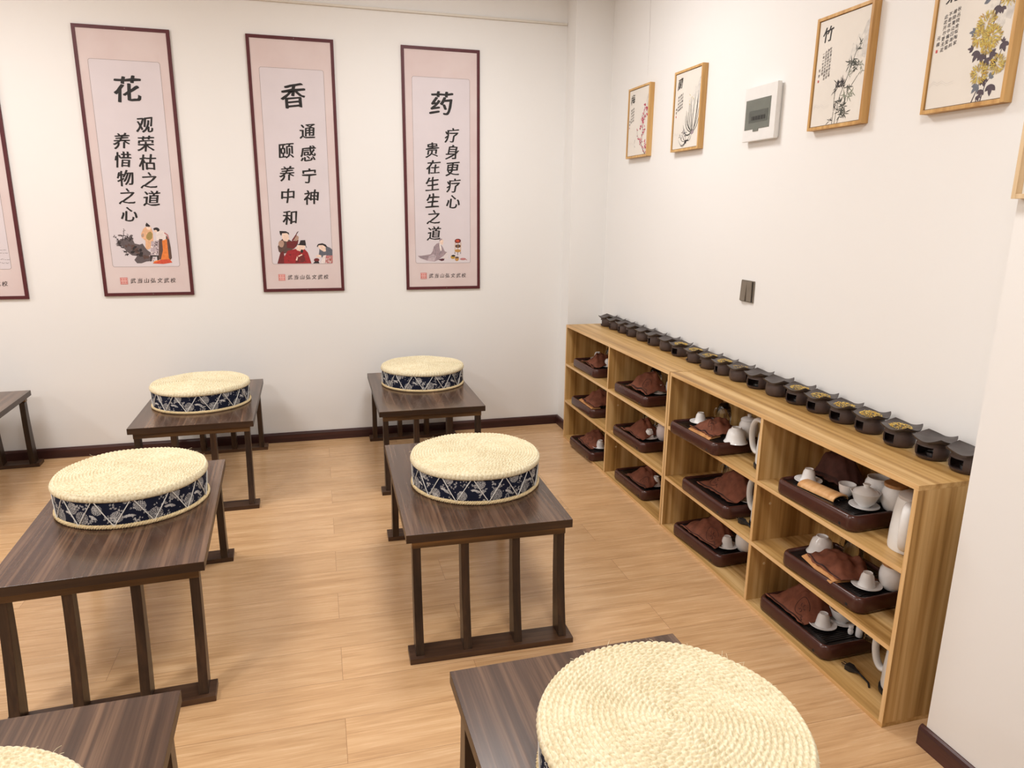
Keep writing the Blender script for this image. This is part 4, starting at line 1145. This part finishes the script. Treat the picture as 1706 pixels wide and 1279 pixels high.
# ------------------------------------------------------------------ suede tea towels
def towel(k, A, B, C, D, hump, seed, label, mat='towel', emblem=None, tan=False, hs=0.5, ht=0.72):
    z0 = tray_z(k)+0.0012
    rs = np.random.default_rng(seed)
    nu, nv = 46, 34
    A, B, C, D = [np.array(q, float) for q in (A, B, C, D)]
    ctr = (A+B+C+D)/4
    ph = rs.uniform(0, 6.28, 8)
    top = np.zeros((nv, nu, 3))
    for j in range(nv):
        for i in range(nu):
            s, t = i/(nu-1), j/(nv-1)
            e = 0.006*math.sin(s*38+ph[0])*(1 if j in (0, nv-1) else 0)
            p = (A*(1-s)+B*s)*(1-t)+(D*(1-s)+C*s)*t
            p = p+(D-A)/np.linalg.norm(D-A)*e*0.35 + 0.008*np.array([math.sin(5*s+ph[1]+3*t), math.sin(6*t+ph[2])])*0.7
            g = math.exp(-abs((s-hs)/0.42)**2.8-abs((t-ht)/0.44)**2.8)
            wr = 0.006*math.sin(9*s+5*t+ph[3])*math.sin(6*t-3*s+ph[4])+0.0035*math.sin(17*s-8*t+ph[5])+0.0025*math.sin(21*t+11*s+ph[6])
            z = z0+0.004+hump*g+max(-0.003, wr*(0.5+1.2*g)+0.002)+(0.012 if tan else 0.0)*math.exp(-(t/0.5)**2)*0.6
            # where the cloth reaches the tray's raised front rim it rides up over it
            ty, tx, ta = trays[k]; gap = p[0]-(tx-(p[1]-ty)*math.tan(ta))
            q = min(1, max(0, (0.034-gap)/0.013)); z += 0.0085*q*q*(3-2*q)
            top[j, i] = (p[0], p[1], z)
    th = 0.0026
    V = np.concatenate([top.reshape(-1, 3), (top-np.array([0, 0, th])).reshape(-1, 3)])
    n = nu*nv; F = []; mi = []
    for j in range(nv-1):
        for i in range(nu-1):
            a = j*nu+i; F.append((a, a+1, a+nu+1, a+nu)); mi.append(0)
            F.append((n+a, n+a+nu, n+a+nu+1, n+a+1)); mi.append(1)
    per = [i for i in range(nu)]+[j*nu+nu-1 for j in range(1, nv)]+[(nv-1)*nu+i for i in range(nu-2, -1, -1)]+[j*nu for j in range(nv-2, 0, -1)]
    for a, c in zip(per, per[1:]+per[:1]): F.append((a, n+a, n+c, c)); mi.append(0)
    org = Vector((ctr[0], ctr[1], z0))
    me = bpy.data.meshes.new('tea_towel'); me.from_pydata([tuple(Vector(v)-org) for v in V], [], F)
    me.materials.append(M[mat]); me.materials.append(M['towel_tan']); me.polygons.foreach_set('material_index', mi); me.shade_smooth()
    o = bpy.data.objects.new('tea_towel', me); COL.objects.link(o); o.location = org
    tag(o, label, 'towel', 'brown suede tea towels on the trays')
    loc = lambda s, t: Vector(top[min(nv-1, max(0, int(round(t*(nv-1))))), min(nu-1, max(0, int(round(s*(nu-1)))))])-org+Vector((0, 0, 0.0012))
    # dark whip stitches along the front hem
    b = MB()
    for i in range(1, nu-1):
        p, q = loc(i/(nu-1), 0.03), loc((i+0.6)/(nu-1), 0.10); q = p+(q-p)*0.8
        b.tube([p, (p+q)/2+Vector((0, 0, 0.0008)), q], 0.0009, 4)
    b.build('stitching', M['stitch'], o)
    if emblem:
        b = MB(); es, et = emblem
        def at(s, t):
            fs, ft = min(max(s, 0), 1)*(nu-1), min(max(t, 0), 1)*(nv-1); i, j = int(min(fs, nu-2)), int(min(ft, nv-2)); a, c = fs-i, ft-j
            v = top[j, i]*(1-a)*(1-c)+top[j, i+1]*a*(1-c)+top[j+1, i]*(1-a)*c+top[j+1, i+1]*a*c
            return Vector(v)-org+Vector((0, 0, 0.0008))
        b.tube([at(es+0.13*math.cos(a), et+0.15*math.sin(a)) for a in np.linspace(0.5, 5.6, 26)], 0.0009, 4)
        b.tube([at(es+0.10+0.05*q+0.02*math.sin(q*7), et-0.10-0.06*q) for q in np.linspace(0, 1.6, 12)], 0.0009, 4)
        for q in range(5):
            a = q*1.26; b.tube([at(es+0.02*math.cos(a), et+0.02*math.sin(a)), at(es+0.05*math.cos(a+.4), et+0.06*math.sin(a+.4)), at(es+0.065*math.cos(a), et+0.08*math.sin(a))], 0.0009, 4)
        b.build('emblem', M['stitch'], o)
    if tan:
        # folded tan under-layer showing along the front
        b = MB(); m2 = 20; rings = []
        for s in np.linspace(0.0, 1.0, m2):
            p = A*(1-s)+B*s; d = (D-A)/np.linalg.norm(D-A); f = p-d*0.016; g = p+d*0.06
            zt = z0+0.0105
            rings.append([tuple(Vector((f[0], f[1], z0+0.0008))-org), tuple(Vector((g[0], g[1], z0+0.0008))-org), tuple(Vector((g[0], g[1], zt-0.004))-org), tuple(Vector(((p+d*0.004)[0], (p+d*0.004)[1], zt-0.001))-org), tuple(Vector(((f+d*0.003)[0], (f+d*0.003)[1], z0+0.004))-org)])
        b.loft(rings); b.build('tan_fold', M['towel_tan'], o, smooth=True)
    return o
TOW = 'suede tea towel in the '
towel(11, (-.040,-.575), (-.040,-.800), (.110,-.720), (.105,-.540), .060, 1, 'reddish brown '+TOW+W(11))
towel(12, (-.032,-.560), (-.045,-.800), (.105,-.790), (.105,-.550), .080, 2, 'reddish brown '+TOW+W(12), tan=True)
towel(13, (-.060,-.585), (-.065,-.825), (.080,-.790), (.080,-.570), .065, 3, 'reddish brown '+TOW+W(13), emblem=(.6, .3))
towel(21, (-.028,-1.255), (-.014,-1.475), (.125,-1.480), (.120,-1.245), .095, 4, 'reddish brown '+TOW+W(21), emblem=(.75, .25), ht=.6)
towel(22, (-.035,-1.245), (-.027,-1.465), (.110,-1.440), (.110,-1.200), .070, 5, 'reddish brown '+TOW+W(22))
towel(23, (-.028,-1.295), (-.010,-1.525), (.100,-1.500), (.100,-1.285), .065, 6, 'reddish brown '+TOW+W(23), emblem=(.75, .25))
towel(31, (-.078,-2.075), (-.058,-2.232), (.080,-2.215), (.080,-2.015), .048, 7, 'reddish brown '+TOW+W(31), emblem=(.55, .42), tan=True)
towel(32, (-.035,-2.100), (-.006,-2.360), (.115,-2.360), (.110,-2.080), .092, 8, 'reddish brown '+TOW+W(32), emblem=(.25, .35), hs=.6)
towel(33, (-.058,-2.005), (-.014,-2.255), (.115,-2.210), (.095,-1.980), .075, 9, 'reddish brown '+TOW+W(33), emblem=(.75, .3), hs=.6)
towel(41, (.070,-2.705), (.080,-2.890), (.170,-2.905), (.175,-2.690), .110, 10, 'dark bunched towel draped high at the back of the top nearest cubby', 'towel_dark', hs=.5, ht=.55)
towel(42, (-.008,-2.840), (-.040,-3.035), (.110,-3.070), (.105,-2.850), .040, 11, 'reddish brown '+TOW+W(42), tan=True)
towel(43, (-.034,-2.675), (-.022,-2.890), (.140,-2.870), (.130,-2.670), .085, 12, 'reddish brown '+TOW+W(43), emblem=(.72, .3))

# plugs lying on the boards
def plug(x, y, z, rz, label):
    t = thing('power_plug', label, 'plug', (x, y, z), rz)
    b = MB(); b.loft([[(q*0.9, s*0.013, h) for s, h in ((-1, 0.002), (1, 0.002), (1, 0.020), (-1, 0.020))] if q == 0 else [(q, s*w_, h) for s, h in ((-1, 0.011-w_*.75), (1, 0.011-w_*.75), (1, 0.011+w_*.75), (-1, 0.011+w_*.75))] for q, w_ in ((0, 0.013), (0.018, 0.013), (0.030, 0.008), (0.046, 0.004))])
    b.build('plug_body', M['black_plastic'], t, bevel=0.001)
    for dy, dz, an in ((-0.006, 0.014, 0.5), (0.006, 0.014, -0.5), (0, 0.006, 0)):
        b = MB(); b.box(-0.017, 0, dy-0.0028, dy+0.0028, dz-0.0008, dz+0.0008); b.build('prong', M['steel'], t)
    b = MB(); b.tube([(0.044, 0, 0.011), (0.065, -0.003, 0.006), (0.09, -0.012, 0.0035), (0.105, -0.03, 0.0035)], 0.0034, 8); b.build('cord', M['black_plastic'], t, smooth=True)
plug(0.020, -3.075, TIER[2]+0.0003, R(-75), 'black three pin plug with chrome prongs on the bottom board of the nearest column')
plug(-0.010, -2.425, TIER[1]+0.0003, R(-80), 'black plug lying by the middle tray of the third column')

# ------------------------------------------------------------------ clay burners along the shelf top
def make_burner():
    t = thing('clay_burner', 'x', 'burner', group='clay burners along the shelf top')
    n = 48; prof_o = [(0.038, 0.0), (0.043, 0.003), (0.0478, 0.012), (0.049, 0.026), (0.0478, 0.043), (0.0455, 0.049), (0.0465, 0.053), (0.0445, 0.057)]
    prof_i = [(0.033, 0.006), (0.038, 0.007), (0.0428, 0.012), (0.044, 0.026), (0.0428, 0.043), (0.0405, 0.049), (0.0405, 0.053), (0.040, 0.057)]
    # window: angles centred on local -x .. handled as -PI
    def ang(k): return 2*PI*k/n
    def in_win(k): 
        a = (ang(k)+PI/n) % (2*PI)
        return abs(a-PI) < R(36)
    b = MB(); vs = []; 
    for pr_ in (prof_o, prof_i):
        for r_, z_ in pr_: vs += [(r_*math.cos(ang(k)), r_*math.sin(ang(k)), z_) for k in range(n)]
    m_ = len(prof_o); fs = []
    idx = lambda s, j, k: s*m_*n+j*n+(k % n)
    win_rows = (2, 3)
    for j in range(m_-1):
        for k in range(n):
            hole = in_win(k) and j in win_rows
            if not hole:
                fs.append((idx(0,j,k), idx(0,j,k+1), idx(0,j+1,k+1), idx(0,j+1,k))); fs.append((idx(1,j,k), idx(1,j+1,k), idx(1,j+1,k+1), idx(1,j,k+1)))
            else:
                if j == win_rows[0]: fs.append((idx(0,j,k), idx(0,j,k+1), idx(1,j,k+1), idx(1,j,k)))
                if j == win_rows[-1]: fs.append((idx(0,j+1,k), idx(0,j+1,k+1), idx(1,j+1,k+1), idx(1,j+1,k)))
                if not in_win(k-1): fs.append((idx(0,j,k), idx(0,j+1,k), idx(1,j+1,k), idx(1,j,k)))
                if not in_win(k+1): fs.append((idx(0,j,k+1), idx(0,j+1,k+1), idx(1,j+1,k+1), idx(1,j,k+1)))
    for k in range(n): fs.append((idx(0,m_-1,k), idx(0,m_-1,k+1), idx(1,m_-1,k+1), idx(1,m_-1,k)))
    fs.append(tuple(idx(0,0,k) for k in range(n))); fs.append(tuple(idx(1,0,k) for k in range(n)))
    b.add(vs, fs); b.build('pot', M['clay_brown'], t, smooth=True, angle=50)
    b = MB(); b.lathe([(0, 0.0065), (0.018, 0.0065), (0.019, 0.008), (0.019, 0.018), (0.0175, 0.0185), (0.017, 0.015), (0, 0.015)], 20); b.build('tealight', M['tin'], t, smooth=True)
    # square plate with curled corners
    b = MB(); q = 26; g = []; S = 0.0605
    def plate(u, v):
        x = u*S*math.sqrt(1-0.42*v*v); y = v*S*math.sqrt(1-0.42*u*u)
        rr = math.hypot(u, v)
        z = 0.0605+0.0045*rr**2+0.0085*(abs(u*v))**1.3-0.0016*abs(u*u-v*v)+0.0012*math.sin(3*u+1)+0.0010*math.sin(4*v)
        return x, y, z
    top = [[plate(-1+2*i/(q-1), -1+2*j/(q-1)) for i in range(q)] for j in range(q)]
    vs = [p for r_ in top for p in r_]; nb = len(vs); vs += [(x*0.975, y*0.975, z-0.0068) for x, y, z in vs]; fs = []
    for j in range(q-1):
        for i in range(q-1):
            a = j*q+i; fs.append((a, a+1, a+q+1, a+q)); fs.append((nb+a, nb+a+q, nb+a+q+1, nb+a+1))
    per = [i for i in range(q)]+[j*q+q-1 for j in range(1, q)]+[(q-1)*q+i for i in range(q-2, -1, -1)]+[j*q for j in range(q-2, 0, -1)]
    for a, c in zip(per, per[1:]+per[:1]): fs.append((a, nb+a, nb+c, c))
    b.add(vs, fs); b.build('plate', M['clay'], t, smooth=True, angle=60)
    return t, plate
bur0, plate_fn = make_burner()
ys = [-.449, -.590, -.730, -.859, -1.012, -1.163, -1.326, -1.477, -1.646, -1.794, -1.932, -2.066, -2.203, -2.340, -2.473, -2.602, -2.741, -2.868, -3.013, -3.146, -3.270]
xs = [.186, .186, .186, .188, .188, .186, .184, .178, .172, .166, .164, .166, .168, .170, .174, .174, .168, .172, .164, .166, .170]
# direction the window faces, 0 = straight into the room (-x), positive turns it towards the camera
face = [-.35, -.30, -.25, -.30, 2.4, -.25, 2.3, .05, -.45, -.55, -.30, 2.2, .35, 2.3, .10, -.10, -.05, -.25, -.20, .15, -.15]
pl = [.5, .35, .4, .45, .55, .35, .6, .3, .45, .5, .35, .4, .3, .5, .45, .35, .3, .4, .3, .25, .4]
flowers = {7: 1.0, 8: 1.0, 9: .8, 10: 1.0, 11: .25, 14: 1.0, 15: 1.1, 16: 1.0, 17: 1.4, 18: 1.1}
ORD = ['first', 'second', 'third', 'fourth', 'fifth', 'sixth', 'seventh', 'eighth', 'ninth', 'tenth', 'eleventh', 'twelfth', 'thirteenth', 'fourteenth', 'fifteenth', 'sixteenth', 'seventeenth', 'eighteenth', 'nineteenth', 'twentieth', 'last']
for i in range(21):
    o = bur0 if i == 0 else copy_tree(bur0)
    o.location = (xs[i], ys[i], SH+0.0003); o.rotation_euler = (0, 0, face[i])
    p_ = [c for c in o.children if c.name.startswith('plate')][0]
    p_.rotation_euler = (0, 0, pl[i]-face[i])
    if i == 20: o['label'] = 'clay burner half hidden by the right pillar, nearest end of the row'
    elif i == 19: o['label'] = 'clay burner with a bare scorched plate, second from the right pillar'
    else: o['label'] = f'dark clay burner, {ORD[i]} from the far corner, ' + ('golden flowers on its plate' if flowers.get(i, 0) > .5 else 'scattered flower crumbs on its plate' if i in flowers else 'bare curled plate')
    if i in flowers:
        amt = flowers[i]; rs = random.Random(100+i); bb = MB()
        ca, sa = math.cos(pl[i]), math.sin(pl[i])
        for k in range(int(230*amt)):
            a = rs.uniform(0, 2*PI); q = math.sqrt(rs.random()); u, v = 0.58*q*math.cos(a), 0.62*q*math.sin(a)
            x, y, z = plate_fn(u, v); z += 0.0006+0.009*amt*max(0, 1-q*q)*rs.random()
            d = rs.uniform(0, 2*PI); L = rs.uniform(.0028, .0060); w = rs.uniform(.0007, .0013); e = rs.uniform(-.3, .6)*L
            dx, dy = math.cos(d), math.sin(d)
            bb.add([(x-dx*L/2-dy*w, y-dy*L/2+dx*w, z), (x-dx*L/2+dy*w, y-dy*L/2-dx*w, z), (x+dx*L/2+dy*w*.4, y+dy*L/2-dx*w*.4, z+max(0, e)), (x+dx*L/2-dy*w*.4, y+dy*L/2+dx*w*.4, z+max(0, e)),
                    (x, y, z+w*1.6)], [(0,1,4),(1,2,4),(2,3,4),(3,0,4),(3,2,1,0)], k % 3 == 0)
        bb.v = [(x*ca-y*sa, x*sa+y*ca, z) for x, y, z in bb.v]
        f = bb.build('dried_flowers', [M['petal'], M['petal_pale']])
        f.location = (xs[i], ys[i], SH+0.0003)
        tag(f, f'golden dried flowers on the plate of the {ORD[i]} burner from the far corner' if amt > .5 else f'few scattered flower crumbs on the plate of the {ORD[i]} burner', 'dried flowers', 'heaps of dried flowers on the burner plates', 'stuff')

# the lettering curve was only a pattern for the glyph meshes
bpy.data.objects.remove(_to, do_unlink=True)
